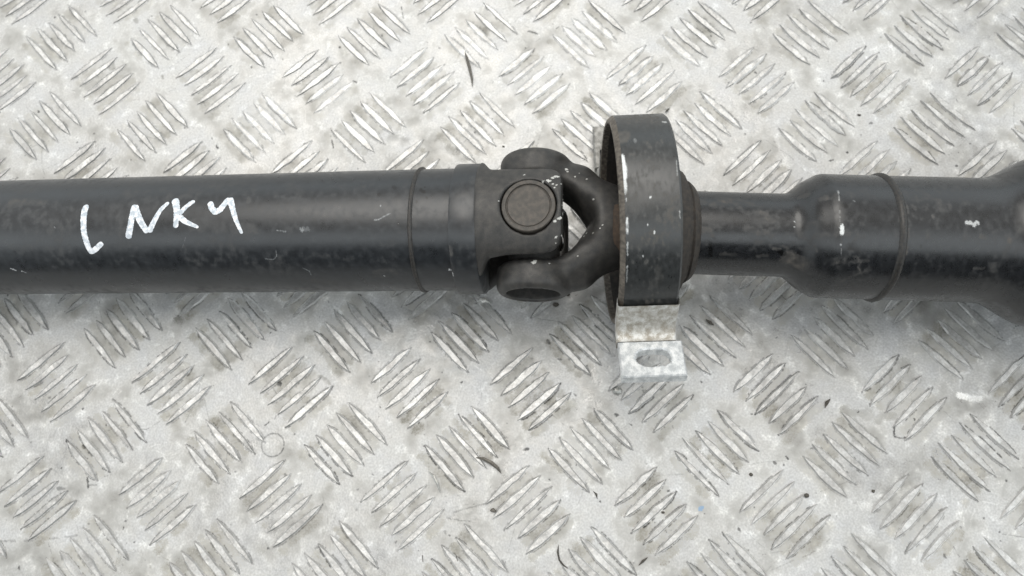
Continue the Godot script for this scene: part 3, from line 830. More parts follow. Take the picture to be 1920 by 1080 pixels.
func build_joint() -> void:
	var at := J - shaft.position
	var f := frame_of(-FA)
	var y1 := put("front_yoke", nets(front_yoke_field, Vector3(-0.0260, -0.0325, -0.0325), Vector3(0.0175, 0.0325, 0.0325), 0.00100, f), cast_black, shaft, at + Vector3(0.0015, 0.0002, -0.0006))
	var g := frame_of(RA)
	var y2 := put("rear_yoke", nets(rear_yoke_field, Vector3(-0.0190, -0.0205, -0.0350), Vector3(0.0585, 0.0205, 0.0345), 0.00105, g), cast_black, shaft, at + Vector3(0.0016, 0, -0.0012))
	var capm := mottled(Color(0.235, 0.225, 0.21), Color(0.33, 0.305, 0.28), 160, 40, 0.55)
	var steel := mottled(Color(0.20, 0.20, 0.20), Color(0.36, 0.34, 0.32), 161, 60, 0.5, 0.4)
	var up: Vector3 = f[1]
	var prof := [Vector2(0.012, 0.0113), Vector2(0.0276, 0.0113), Vector2(0.0280, 0.0110), Vector2(0.0280, 0.0096), Vector2(0.0272, 0.0093), Vector2(0.0272, 0.0090), Vector2(0.0276, 0.0087), Vector2(0.0277, 0.0)]
	put("bearing_cap", lathe_any(prof, up), capm, y1)
	put("bearing_cap", lathe_any(prof, -up), capm, y1)
	var bare := mottled(Color(0.62, 0.62, 0.60), Color(0.93, 0.93, 0.92), 165, 300, 0.45, 0.2)
	for c in [
		[2, 0.01377, 0.01137, -0.02228, 0.251, 0.926, -0.283, 0.0007, 60],
		[2, 0.01423, 0.01159, -0.02118, 0.143, 0.961, -0.235, 0.0005, 61],
		[2, 0.01750, 0.01164, -0.01892, 0.120, 0.974, -0.192, 0.0004, 62],
		[2, 0.01749, 0.01169, -0.01865, 0.107, 0.980, -0.168, 0.0003, 63],
		[2, 0.01941, 0.01055, -0.02088, 0.259, 0.855, -0.451, 0.0003, 64],
		[2, 0.02264, 0.01105, -0.01793, 0.187, 0.909, -0.371, 0.0005, 65],
		[2, 0.02548, 0.01312, -0.00774, -0.592, 0.805, 0.033, 0.0005, 66],
		[1, 0.00901, 0.02701, -0.01308, -0.069, 0.892, -0.447, 0.0008, 67],
		[1, 0.00769, 0.02731, -0.01224, -0.071, 0.906, -0.418, 0.0007, 68],
		[1, 0.00637, 0.02792, -0.01057, -0.072, 0.930, -0.361, 0.0008, 69],
		[1, 0.00570, 0.02763, -0.01115, -0.072, 0.922, -0.381, 0.0006, 70],
		[1, 0.00791, 0.02855, -0.00914, -0.074, 0.947, -0.312, 0.0005, 71],
		[1, 0.00990, 0.02724, -0.01275, -0.063, 0.897, -0.437, 0.0006, 72],
		[1, 0.00371, 0.02735, -0.01055, -0.497, 0.707, 0.504, 0.0007, 73],
		[1, 0.00858, 0.02915, -0.00726, -0.091, 0.966, -0.241, 0.0004, 74],
		[1, 0.01122, 0.02843, -0.00920, 0.577, 0.779, -0.244, 0.0004, 75],
		[1, 0.00945, 0.02886, -0.00855, -0.074, 0.953, -0.292, 0.0004, 76],
		[1, 0.01200, 0.02523, 0.00294, 0.997, 0.078, 0.001, 0.0006, 77],
		[1, 0.01321, -0.01796, -0.01353, 0.489, 0.840, -0.237, 0.0004, 78],
		[1, 0.01062, 0.02945, 0.00629, 0.199, 0.958, 0.207, 0.0008, 79],
		[1, 0.01105, 0.02939, 0.00581, 0.495, 0.853, 0.166, 0.0006, 80],
		[1, 0.00889, 0.02916, 0.00734, -0.076, 0.965, 0.250, 0.0007, 81],
		[1, 0.01169, 0.02878, 0.00028, 0.980, 0.200, 0.002, 0.0003, 82],
		[1, 0.01196, 0.02580, -0.00317, 0.997, 0.078, 0.001, 0.0003, 83],
		[2, 0.01268, -0.00062, -0.01518, -0.661, 0.027, 0.750, 0.0003, 84],
		[1, 0.00918, 0.02686, 0.01343, -0.070, 0.886, 0.458, 0.0006, 85],
		[1, 0.01158, 0.02624, 0.01253, 0.925, 0.269, 0.269, 0.0004, 86],
		[1, 0.00921, 0.02563, 0.01555, 0.035, 0.807, 0.590, 0.0003, 87],
		[2, -0.00011, 0.01615, 0.02161, 0.007, 0.988, -0.156, 0.0009, 88],
		[2, 0.00056, 0.01601, 0.02110, 0.047, 0.943, -0.329, 0.00075, 89],
		[1, 0.01178, -0.01753, 0.00635, -0.533, 0.746, -0.400, 0.0006, 90],
		[2, 0.00662, 0.01465, 0.02159, 0.415, 0.899, -0.140, 0.0004, 91],
		[2, 0.02270, 0.00842, 0.00596, -0.744, 0.434, -0.508, 0.0004, 92],
		[2, 0.02155, 0.00826, 0.00738, -0.695, 0.449, -0.561, 0.0004, 93],
		[2, 0.02518, 0.01290, 0.00743, -0.689, 0.716, -0.110, 0.0004, 94],
		[2, 0.02913, 0.01502, 0.00452, -0.073, 0.989, 0.132, 0.0004, 95],
		[2, 0.02802, 0.01465, 0.00584, -0.246, 0.959, 0.143, 0.0004, 96],
		[2, 0.01580, 0.00809, 0.01340, -0.630, 0.248, -0.736, 0.0004, 97],
		[2, 0.01863, 0.01178, 0.01736, 0.063, 0.994, 0.093, 0.0003, 98],
		[1, -0.01446, 0.02809, -0.00171, 0.359, 0.933, 0.007, 0.0003, 99],
		[1, -0.00416, 0.02524, -0.01448, -0.067, 0.867, -0.494, 0.0004, 100]]:
		put("paint_chip", chip(Vector3(c[1], c[2], c[3]), Vector3(c[4], c[5], c[6]), c[7], int(c[8])), bare, y1 if c[0] == 1 else y2)
	var side: Vector3 = g[2]
	var deep := [Vector2(0.012, 0.0114), Vector2(0.0215, 0.0114), Vector2(0.0220, 0.0104), Vector2(0.0220, 0.0)]
	put("bearing_cap", lathe_any(deep, side), rubber, y2)
	put("bearing_cap", lathe_any(deep, -side), rubber, y2)
	var cross := put("joint_cross", lathe_any([Vector2(-0.0195, 0.0), Vector2(-0.0195, 0.0078), Vector2(-0.0110, 0.0085), Vector2(-0.0075, 0.0118), Vector2(0.0075, 0.0118), Vector2(0.0110, 0.0085), Vector2(0.0195, 0.0078), Vector2(0.0195, 0.0)], up), steel, shaft, at)
	put("trunnion", lathe_any([Vector2(-0.0195, 0.0), Vector2(-0.0195, 0.0078), Vector2(-0.0110, 0.0085), Vector2(-0.0075, 0.0112), Vector2(0.0075, 0.0112), Vector2(0.0110, 0.0085), Vector2(0.0195, 0.0078), Vector2(0.0195, 0.0)], side), steel, cross)

func chip(where: Vector3, normal: Vector3, r: float, sd: int) -> ArrayMesh:
	# a bare nick where the paint has flaked: a small irregular scab
	var q := RandomNumberGenerator.new()
	q.seed = sd
	var u := normal.cross(Vector3(0.3, 0.2, 0.9)).normalized()
	var v := normal.cross(u)
	var st := begin()
	var pts := []
	var ph := q.randf() * TAU
	for k in 9:
		var t := TAU * k / 9.0
		var rr := r * q.randf_range(0.5, 1.25)
		pts.append(where + u * cos(t + ph) * rr * 1.25 + v * sin(t + ph) * rr * 0.8)
	for k in 9:
		var l := (k + 1) % 9
		tri(st, [where + normal * 0.00022, pts[k] + normal * 0.00012, pts[l] + normal * 0.00012], [normal, normal, normal])
		flat_quad(st, pts[k] + normal * 0.00012, pts[l] + normal * 0.00012, pts[l] - normal * 0.0009, pts[k] - normal * 0.0009, pts[k] - where)
	return st.commit()

func lathe_any(profile: Array, ax: Vector3, seg := 72) -> ArrayMesh:
	# as lathe(), for an axis that may point up
	var u := Vector3.RIGHT if absf(ax.x) < 0.7 else Vector3.UP
	u = (u - ax * ax.dot(u)).normalized()
	var v := ax.cross(u)
	var st := begin()
	for i in profile.size() - 1:
		var a: Vector2 = profile[i]
		var b: Vector2 = profile[i + 1]
		var d := b - a
		var n := Vector2(-d.y, d.x).normalized()
		if n.y < -0.01 and n.x == 0.0: n = -n
		for k in seg:
			var t0 := TAU * k / seg
			var t1 := TAU * (k + 1) / seg
			var r0 := u * cos(t0) + v * sin(t0)
			var r1 := u * cos(t1) + v * sin(t1)
			var s := 1.0
			quad(st, [ax * a.x + r0 * a.y, ax * b.x + r0 * b.y, ax * b.x + r1 * b.y, ax * a.x + r1 * a.y], [ax * n.x * s + r0 * n.y, ax * n.x * s + r0 * n.y, ax * n.x * s + r1 * n.y, ax * n.x * s + r1 * n.y])
	return st.commit()

# ------------------------------------------------------------------ centre bearing
func build_bearing() -> void:
	var at := BC - shaft.position
	var pm := paint_image(256, 1536, 0.0, 0.0245, 0.0472, 210, 0.75, Color(0.185, 0.193, 0.196), [
		["w", 0.95, 1, 0.0026, -13.8, 0.0026, -9.4, 0.0026, -3.6, 0.0026, 1.9, 0.0026, 5.1],
		["w", 0.4, 1, 0.0026, -12.5, 0.0026, -11.2],
		["w", 0.45, 0.95, 0.0026, -7.9, 0.0026, -7.0],
		["w", 0.45, 0.95, 0.0026, -1.3, 0.0026, -0.5],
		["w", 0.35, 0.9, 0.0026, 2.5, 0.0026, 4.6],
		["w", 0.3, 0.9, 0.0026, 7.7, 0.0026, 9.7],
		["w", 0.6, 0.95, 0.0026, 18.1, 0.0026, 21.2, 0.0026, 25.0],
		["w", 0.4, 0.9, 0.0026, 22.5, 0.0026, 23.3],
		["w", 0.3, 0.7, 0.0026, 28.9, 0.0026, 35.5],
		["w", 0.3, 0.7, 0.0026, 41.0, 0.0026, 50.1],
		["w", 0.55, 1, 0.0130, 24.6, 0.0132, 25.1],
		["w", 0.35, 1, 0.0106, 20.4, 0.0108, 20.4],
		["w", 0.35, 1, 0.0120, 7.7, 0.0124, 7.2],
		["w", 0.3, 0.6, 0.0087, 35.9, 0.0089, 36.2],
		["d", 1.6, 0.8, 0.0026, -27.6, 0.0037, -29.2, 0.0062, -28.1],
		["w", 0.6, 0.5, 0.0079, -25.4, 0.0087, -25.0],
		["d", 1.2, 0.7, 0.0038, -25.8, 0.0085, -25.4],
		["w", 0.5, 0.6, 0.0215, -40.9, 0.0229, -40.7],
		["d", 3, 0.28, 0.0048, -49.4, 0.0128, -50.0, 0.0224, -46.1],
		["d", 1.6, 0.35, 0.0026, 4.6, 0.0082, 3.9, 0.0165, 3.2],
		["d", 2.0, 0.3, 0.0028, 8.6, 0.0079, 10.1],
		["d", 1.2, 0.3, 0.0034, 27.7, 0.0076, 29.2, 0.0107, 28.0],
		["d", 1.2, 0.3, 0.0141, 43.2, 0.0165, 47.8, 0.0114, 54.0],
		["w", 0.25, 0.5, 0.0234, -11.2, 0.0231, -2.4],
		["w", 0.25, 0.6, 0.0231, 14.6, 0.0233, 18.4],
		["d", 2.5, 0.35, 0.0026, 63.2, 0.0110, 64.6, 0.0220, 64.5]])
	var R := 0.0472
	var W := 0.0245
	var edge := mottled(Color(0.24, 0.22, 0.20), Color(0.50, 0.47, 0.43), 211, 60, 0.55)
	var ring := put("bearing_housing_ring", lathe([Vector2(0.0020, R - 0.0001), Vector2(0.0024, R), Vector2(W - 0.0008, R), Vector2(W, R - 0.0006)], BA, 160, 0.0, W), painted(pm), shaft, at)
	put("ring_rim", lathe([Vector2(0.003, R - 0.0036), Vector2(0.0003, R - 0.0034), Vector2(0.0, R - 0.0030), Vector2(0.0, R - 0.0021), Vector2(0.0003, R - 0.0016), Vector2(0.0020, R - 0.0001)], BA, 160, 0.0, W), edge, ring)
	put("ring_inner_wall", lathe([Vector2(W, R - 0.0006), Vector2(W, R - 0.0028), Vector2(W - 0.002, R - 0.0036), Vector2(0.003, R - 0.0036)], BA, 160, 0.0, W), mottled(Color(0.14, 0.14, 0.14), Color(0.27, 0.25, 0.23), 212, 40, 0.7), ring)
	# rubber diaphragm and bearing inside the ring
	put("rubber_diaphragm", lathe([Vector2(0.0125, 0.0150), Vector2(0.0105, 0.0190), Vector2(0.0115, 0.0235), Vector2(0.0150, 0.0270), Vector2(0.0180, 0.0310), Vector2(0.0175, 0.0350), Vector2(0.0140, 0.0390), Vector2(0.0125, 0.0442)], BA, 96), rubber, shaft, at)
	# two mounting ears
	var zinc := mottled(Color(0.70, 0.715, 0.725), Color(0.92, 0.925, 0.925), 220, 34, 0.40, 0.3, 2.2)
	var stain_and_shade := mottled(Color(0.60, 0.575, 0.53), Color(0.85, 0.85, 0.84), 222, 30, 0.5, 0.2, 2.2)  # brown stain, with the shade of the strap's steeper face painted in
	var grey := mottled(Color(0.46, 0.455, 0.44), Color(0.66, 0.655, 0.64), 226, 30, 0.5, 0.3, 1.6)
	ear(deg_to_rad(25.0), 1.0, deg_to_rad(90), 0.0196, 0.0176, zinc, stain_and_shade, at)
	ear(deg_to_rad(25.0), -1.0, deg_to_rad(115), 0.0206, 0.0235, grey, grey, at)

func ear(tilt: float, sgn: float, bend: float, drop: float, reach: float, zinc: Material, stain_and_shade: Material, at: Vector3) -> void:
	var R := 0.0472
	var T := 0.0047
	var along := Vector3(0, sin(tilt), cos(tilt)) * sgn
	var up := Vector3(0, cos(tilt), -sin(tilt))
	var x := BA
	along = (along - x * along.dot(x)).normalized()
	up = (up - x * up.dot(x)).normalized()
	# centre line of the strap, in (along, up): down the tangent, round the bend, out to the end
	var r := 0.0070
	var path := []
	var a0 := R - 0.0028 + T * 0.5
	path.append(Vector2(a0, 0.0008))
	path.append(Vector2(a0, -drop + r))
	var c := Vector2(a0 + r, -drop + r)
	for k in range(1, 15):
		var t := bend * k / 14.0
		path.append(c + Vector2(-cos(t), -sin(t)) * r)
	var d := Vector2(sin(bend), -cos(bend))
	var bent: Vector2 = path[-1]
	path.append(bent + d * 0.0004)
	var P := func(q: Vector2, s: float) -> Vector3: return along * q.x + up * q.y + x * s
	var nrm := func(k: int) -> Vector2:
		var a: Vector2 = path[maxi(k - 1, 0)]
		var b: Vector2 = path[mini(k + 1, path.size() - 1)]
		var t := (b - a).normalized()
		return Vector2(-t.y, t.x)
	var w0 := -0.0004
	var w1 := 0.0250
	var st := begin()
	var bw := 0.0007
	for k in path.size() - 1:
		var pa: Vector2 = path[k]
		var pb: Vector2 = path[k + 1]
		var na: Vector2 = nrm.call(k)
		var nb: Vector2 = nrm.call(k + 1)
		var h := T * 0.5
		var va: Vector3 = along * na.x + up * na.y
		var vb: Vector3 = along * nb.x + up * nb.y
		# cross section with chamfered outer edges: offsets (across the width, through the thickness)
		var sec := [Vector2(w0, -h), Vector2(w0, h - bw), Vector2(w0 + bw, h), Vector2(w1 - bw, h), Vector2(w1, h - bw), Vector2(w1, -h)]
		for m in 6:
			var s: Vector2 = sec[m]
			var e: Vector2 = sec[(m + 1) % 6]
			var dd := (e - s).normalized()
			var on := Vector2(-dd.y, dd.x)
			var n0 := x * on.x + va * on.y
			var n1 := x * on.x + vb * on.y
			quad(st, [P.call(pa + na * s.y, s.x), P.call(pa + na * e.y, e.x), P.call(pb + nb * e.y, e.x), P.call(pb + nb * s.y, s.x)], [n0, n0, n1, n1])
	var strap := put("bent_strap", st.commit(), stain_and_shade, shaft, at)
	# the flat end with its slot
	var n := Vector2(-d.y, d.x)
	var o := bent + d * 0.0004
	var rect0 := Vector2(0.0, w0 + (0.0004 if sgn > 0 else -0.0010))
	var rect1 := Vector2(reach, w1 + (0.0021 if sgn > 0 else 0.0))
	var hc := Vector2(reach * 0.47, 0.0142)
	var hl := 0.0032
	var hr := 0.0042
	var N := 64
	var outer := []
	var inner := []
	var rim := []
	for k in N:
		var a := TAU * (k + 0.5) / N
		var v := Vector2(cos(a), sin(a))
		var tx := ((rect1.x if v.x > 0 else rect0.x) - hc.x) / v.x
		var ty := ((rect1.y if v.y > 0 else rect0.y) - hc.y) / v.y
		outer.append(hc + v * minf(tx, ty))
		# slot runs across the strap (second axis)
		var sy := clampf(v.y * 3.0, -1.0, 1.0)
		var ip := Vector2(0, hl * signf(v.y) * minf(absf(v.y) * 1.6, 1.0))
		var dirv := Vector2(v.x, v.y * (0.35 if absf(v.y) < 0.6 else 1.0)).normalized()
		var nick := hr + rng.randf_range(-0.00022, 0.00022)
		inner.append(hc + ip + dirv * nick)
		rim.append(hc + ip + dirv * (nick + 0.0006 + rng.randf_range(-0.0002, 0.0003)))
	# corners exactly
	for cr in [Vector2(rect0.x, rect0.y), Vector2(rect0.x, rect1.y), Vector2(rect1.x, rect0.y), Vector2(rect1.x, rect1.y)]:
		var best := 0
		for k in N:
			if outer[k].distance_to(cr) < outer[best].distance_to(cr): best = k
		outer[best] = cr
	var Q := func(q: Vector2, h: float) -> Vector3: return P.call(o + d * q.x + n * h, q.y)
	var vn: Vector3 = along * n.x + up * n.y
	var vd: Vector3 = along * d.x + up * d.y
	var fs := begin()
	var H := T * 0.5
	for k in N:
		var l := (k + 1) % N
		var oa: Vector2 = outer[k]
		var ob: Vector2 = outer[l]
		var ca := hc + (oa - hc) * 0.955
		var cb := hc + (ob - hc) * 0.955
		quad(fs, [Q.call(ca, H), Q.call(cb, H), Q.call(rim[l], H), Q.call(rim[k], H)], [vn, vn, vn, vn])
		flat_quad(fs, Q.call(rim[k], H), Q.call(rim[l], H), Q.call(inner[l], H - 0.0006), Q.call(inner[k], H - 0.0006), vn)
		var out := vd * ((oa + ob).x * 0.5 - hc.x) + x * ((oa + ob).y * 0.5 - hc.y)
		flat_quad(fs, Q.call(ca, H), Q.call(cb, H), Q.call(ob, H - 0.0006), Q.call(oa, H - 0.0006), vn)
		flat_quad(fs, Q.call(oa, H - 0.0006), Q.call(ob, H - 0.0006), Q.call(ob, -H), Q.call(oa, -H), out)
		quad(fs, [Q.call(oa, -H), Q.call(ob, -H), Q.call(inner[l], -H), Q.call(inner[k], -H)], [-vn, -vn, -vn, -vn])
		flat_quad(fs, Q.call(inner[k], H - 0.0006), Q.call(inner[l], H - 0.0006), Q.call(inner[l], -H), Q.call(inner[k], -H), -out)
	var foot := put("mounting_ear", fs.commit(), zinc, strap)

# ------------------------------------------------------------------ rear part
func build_rear() -> void:
	var at := J - shaft.position
	var s0 := 0.05
	var s1 := 0.26
	var pm := paint_image(1280, 768, s0, s1, 0.0275, 300, 0.45, Color(0.112, 0.119, 0.129), [
		["w", 0.9, 1, 0.1271, 10.7, 0.1273, 13.0, 0.1269, 16.6],
		["w", 0.35, 1, 0.1268, 24.8, 0.1270, 25.3],
		["w", 0.4, 0.55, 0.1275, -25.5, 0.1271, -17.9, 0.1270, -14.5],
		["w", 0.3, 0.4, 0.1263, -4.5, 0.1262, 5.2],
		["w", 0.25, 0.5, 0.1272, 28.1, 0.1276, 34.2],
		["d", 0.3, 0.7, 0.1271, -24.1, 0.1262, 7.5, 0.1277, 35.1],
		["w", 0.7, 0.75, 0.1781, 3.6, 0.1797, 2.5, 0.1805, 5.8, 0.1819, 1.9, 0.1831, 4.2],
		["d", 0.8, 0.6, 0.1834, 13.4, 0.1861, 16.0],
		["d", 0.9, 0.55, 0.1955, 18.2, 0.1962, 19.1],
		["d", 0.5, 0.6, 0.1829, 42.6, 0.1874, 42.9],
		["d", 0.35, 0.8, 0.1327, 35.3, 0.1340, 34.7, 0.1348, 36.6, 0.1337, 38.7, 0.1328, 35.8],
		["d", 0.6, 0.6, 0.1267, 41.1, 0.1332, 39.7, 0.1396, 38.3],
		["d", 0.4, 0.6, 0.1305, 61.6, 0.1339, 54.9, 0.1372, 51.1],
		["d", 0.3, 0.6, 0.1355, 44.7, 0.1390, 54.5],
		["w", 0.3, 0.5, 0.1328, -14.9, 0.1334, -14.4],
		["d", 0.4, 0.5, 0.1180, 28.6, 0.1192, 35.6],
		["d", 1.2, 0.6, 0.1282, -48.1, 0.1299, -44.5, 0.1318, -42.5],
		["d", 0.8, 0.6, 0.1341, -42.8, 0.1346, -39.7],
		["k", 1.0, 0.8, 0.1299, 25.6, 0.1333, 27.7, 0.1349, 29.9],
		["k", 0.8, 0.7, 0.1285, -10.2, 0.1301, -9.3],
		["k", 0.8, 0.8, 0.1511, -15.0, 0.1516, -13.9],
		["d", 2.6, 0.95, 0.1088, 49.1, 0.1112, 47.0, 0.1141, 53.4, 0.1158, 47.9],
		["d", 2.0, 0.8, 0.1102, 52.3, 0.1152, 57.6],
		["d", 0.8, 0.9, 0.1029, 36.7, 0.1056, 37.7],
		["d", 0.6, 0.7, 0.1064, 31.4, 0.1102, 39.7],
		["k", 1.0, 0.9, 0.1046, 38.9, 0.1084, 44.7],
		["k", 0.9, 0.8, 0.0975, 21.6, 0.1003, 30.1],
		["d", 1.4, 0.7, 0.0869, -22.8, 0.0885, -18.3],
		["d", 1.2, 0.6, 0.0794, -32.4, 0.0827, -29.4],
		["d", 1.5, 0.6, 0.0977, -10.8, 0.1009, -3.3, 0.1015, 4.0],
		["d", 1.2, 0.7, 0.0750, 13.3, 0.0765, 23.7],
		["d", 1.3, 0.6, 0.1153, -37.6, 0.1182, -31.9],
		["d", 1.0, 0.6, 0.1209, -21.8, 0.1231, -20.2],
		["k", 0.5, 0.9, 0.0857, 5.4, 0.0860, 6.1],
		["w", 0.3, 0.8, 0.1107, -0.4, 0.1112, 0.3],
		["w", 0.3, 0.8, 0.1106, 6.8, 0.1111, 6.8],
		["k", 0.9, 0.9, 0.0752, 27.3, 0.0768, 49.9],
		["k", 0.7, 0.8, 0.0771, 23.6, 0.0777, 28.5],
		["d", 1.0, 0.55, 0.0804, 45.4, 0.0873, 47.2],
		["d", 0.8, 0.6, 0.0964, 47.9, 0.1008, 45.8],
		["d", 2.0, 0.5, 0.0725, -26.0, 0.0724, 20.5],
		["d", 1.6, 0.45, 0.0767, -21.6, 0.0852, -33.2, 0.0938, -23.6],
		["d", 1.6, 0.45, 0.0907, 12.0, 0.1020, 18.0],
		["d", 0.6, 0.8, 0.1544, -11.4, 0.1545, -3.7],
		["d", 0.7, 0.85, 0.1541, 10.5, 0.1540, 19.6],
		["d", 0.6, 0.8, 0.1539, 26.5, 0.1539, 32.6],
		["d", 0.9, 0.5, 0.1569, -10.0, 0.1577, -9.0],
		["d", 0.7, 0.5, 0.1642, -1.8, 0.1646, -0.9],
		["k", 0.6, 0.7, 0.1595, 24.8, 0.1599, 25.2]])
	var mat := painted(pm, 0.86)
	put("dust_shield", lathe([Vector2(0.0500, 0.016), Vector2(0.0500, 0.0330), Vector2(0.0570, 0.0335), Vector2(0.0600, 0.0295), Vector2(0.0638, 0.0280), Vector2(0.0654, 0.0268), Vector2(0.0660, 0.0232), Vector2(0.0676, 0.0222), Vector2(0.0684, 0.0226), Vector2(0.0700, 0.0216), Vector2(0.0712, 0.0203), Vector2(0.0716, 0.0185)], RA, 160, s0, s1, 0.007), rusty, shaft, at)
	put("rusty_spacer", lathe([Vector2(0.0340, 0.0150), Vector2(0.0346, 0.0168), Vector2(0.0352, 0.0172), Vector2(0.0480, 0.0172), Vector2(0.0484, 0.0150)], RA, 96, s0, s1, 0.003), mottled(Color(0.20, 0.165, 0.135), Color(0.34, 0.27, 0.21), 320, 50, 0.7), shaft, at)
	var prof := [Vector2(0.0600, 0.0185), Vector2(0.0700, 0.0185), Vector2(0.1090, 0.0185)]
	for k in range(1, 15):
		var t := k / 14.0
		prof.append(Vector2(lerpf(0.1095, 0.1300, t), 0.0185 + 0.009 * clampf((smoothstep(0.0, 0.5, t) * t * 1.25 - 0.02) * 1.0, 0.0, 1.0)))
	prof.append(Vector2(0.1512, 0.0275))
	put("rear_stub", lathe(prof, RA, 128, s0, s1), mat, shaft, at)
	put("weld_bead", lathe([Vector2(0.1504, 0.0270), Vector2(0.1509, 0.0280), Vector2(0.1518, 0.0285), Vector2(0.1528, 0.0285), Vector2(0.1537, 0.0280), Vector2(0.1542, 0.0270)], RA, 360, s0, s1, 0.0018, 2.2), mottled(Color(0.11, 0.115, 0.125), Color(0.24, 0.225, 0.205), 310, 90, 0.42), shaft, at)
	var prof2 := [Vector2(0.1530, 0.0275), Vector2(0.1960, 0.0276)]
	for k in range(1, 13):
		var t := k / 12.0
		prof2.append(Vector2(lerpf(0.1975, 0.2260, t), lerpf(0.0277, 0.0385, t * t * (3 - 2 * t))))
	prof2.append(Vector2(0.30, 0.0385))
	prof2.append(Vector2(0.30, 0.0))
	put("rear_tube", lathe(prof2, RA, 128, s0, s1), mat, shaft, at)

# ------------------------------------------------------------------ loose bits on the plate
func sliver(pts: Array, w: float, h: float, twist := 0.0) -> ArrayMesh:
	# a bent flake: tapered ribbon with thickness along pts (Vector3, relative)
	var st := begin()
	var n := pts.size()
	var sec := []
	for k in n:
		var a: Vector3 = pts[maxi(k - 1, 0)]
		var b: Vector3 = pts[mini(k + 1, n - 1)]
		var t := (b - a).normalized()
		var e := t.cross(Vector3.UP).normalized().rotated(t, twist * k / n)
		var u := e.cross(t).normalized()
		var q := 1.0 - pow(absf(2.0 * k / (n - 1) - 1.0), 3.0) * 0.85
		var ww := w * q * rng.randf_range(0.8, 1.2)
		sec.append([pts[k] + e * ww, pts[k] + u * h * q, pts[k] - e * ww, pts[k] - u * h * q])
	for k in n - 1:
		for m in 4:
			var l := (m + 1) % 4
			var mid: Vector3 = (sec[k][m] + sec[k][l]) * 0.5 - pts[k]
			flat_quad(st, sec[k][m], sec[k][l], sec[k + 1][l], sec[k + 1][m], mid)
	return st.commit()

func crumb(r: float, sd: int) -> ArrayMesh:
	var st := begin()
	var q := RandomNumberGenerator.new()
	q.seed = sd
	var ring := []
	for y in 4:
		var row := []
		for k in 8:
			var t := TAU * k / 8.0
			var rr: float = r * [0.8, 1.0, 0.75, 0.2][y] * q.randf_range(0.75, 1.2)
			row.append(Vector3(cos(t) * rr, r * [-0.1, 0.3, 0.7, 0.85][y], sin(t) * rr * 0.8))
		ring.append(row)
	for y in 3:
		for k in 8:
			var l := (k + 1) % 8
			flat_quad(st, ring[y][k], ring[y][l], ring[y + 1][l], ring[y + 1][k], (ring[y][k] + ring[y + 1][l]) - Vector3(0, r * 0.6, 0))
	for k in range(1, 7):
		tri(st, [ring[3][0], ring[3][k], ring[3][k + 1]], [Vector3.UP, Vector3.UP, Vector3.UP])
	return st.commit()

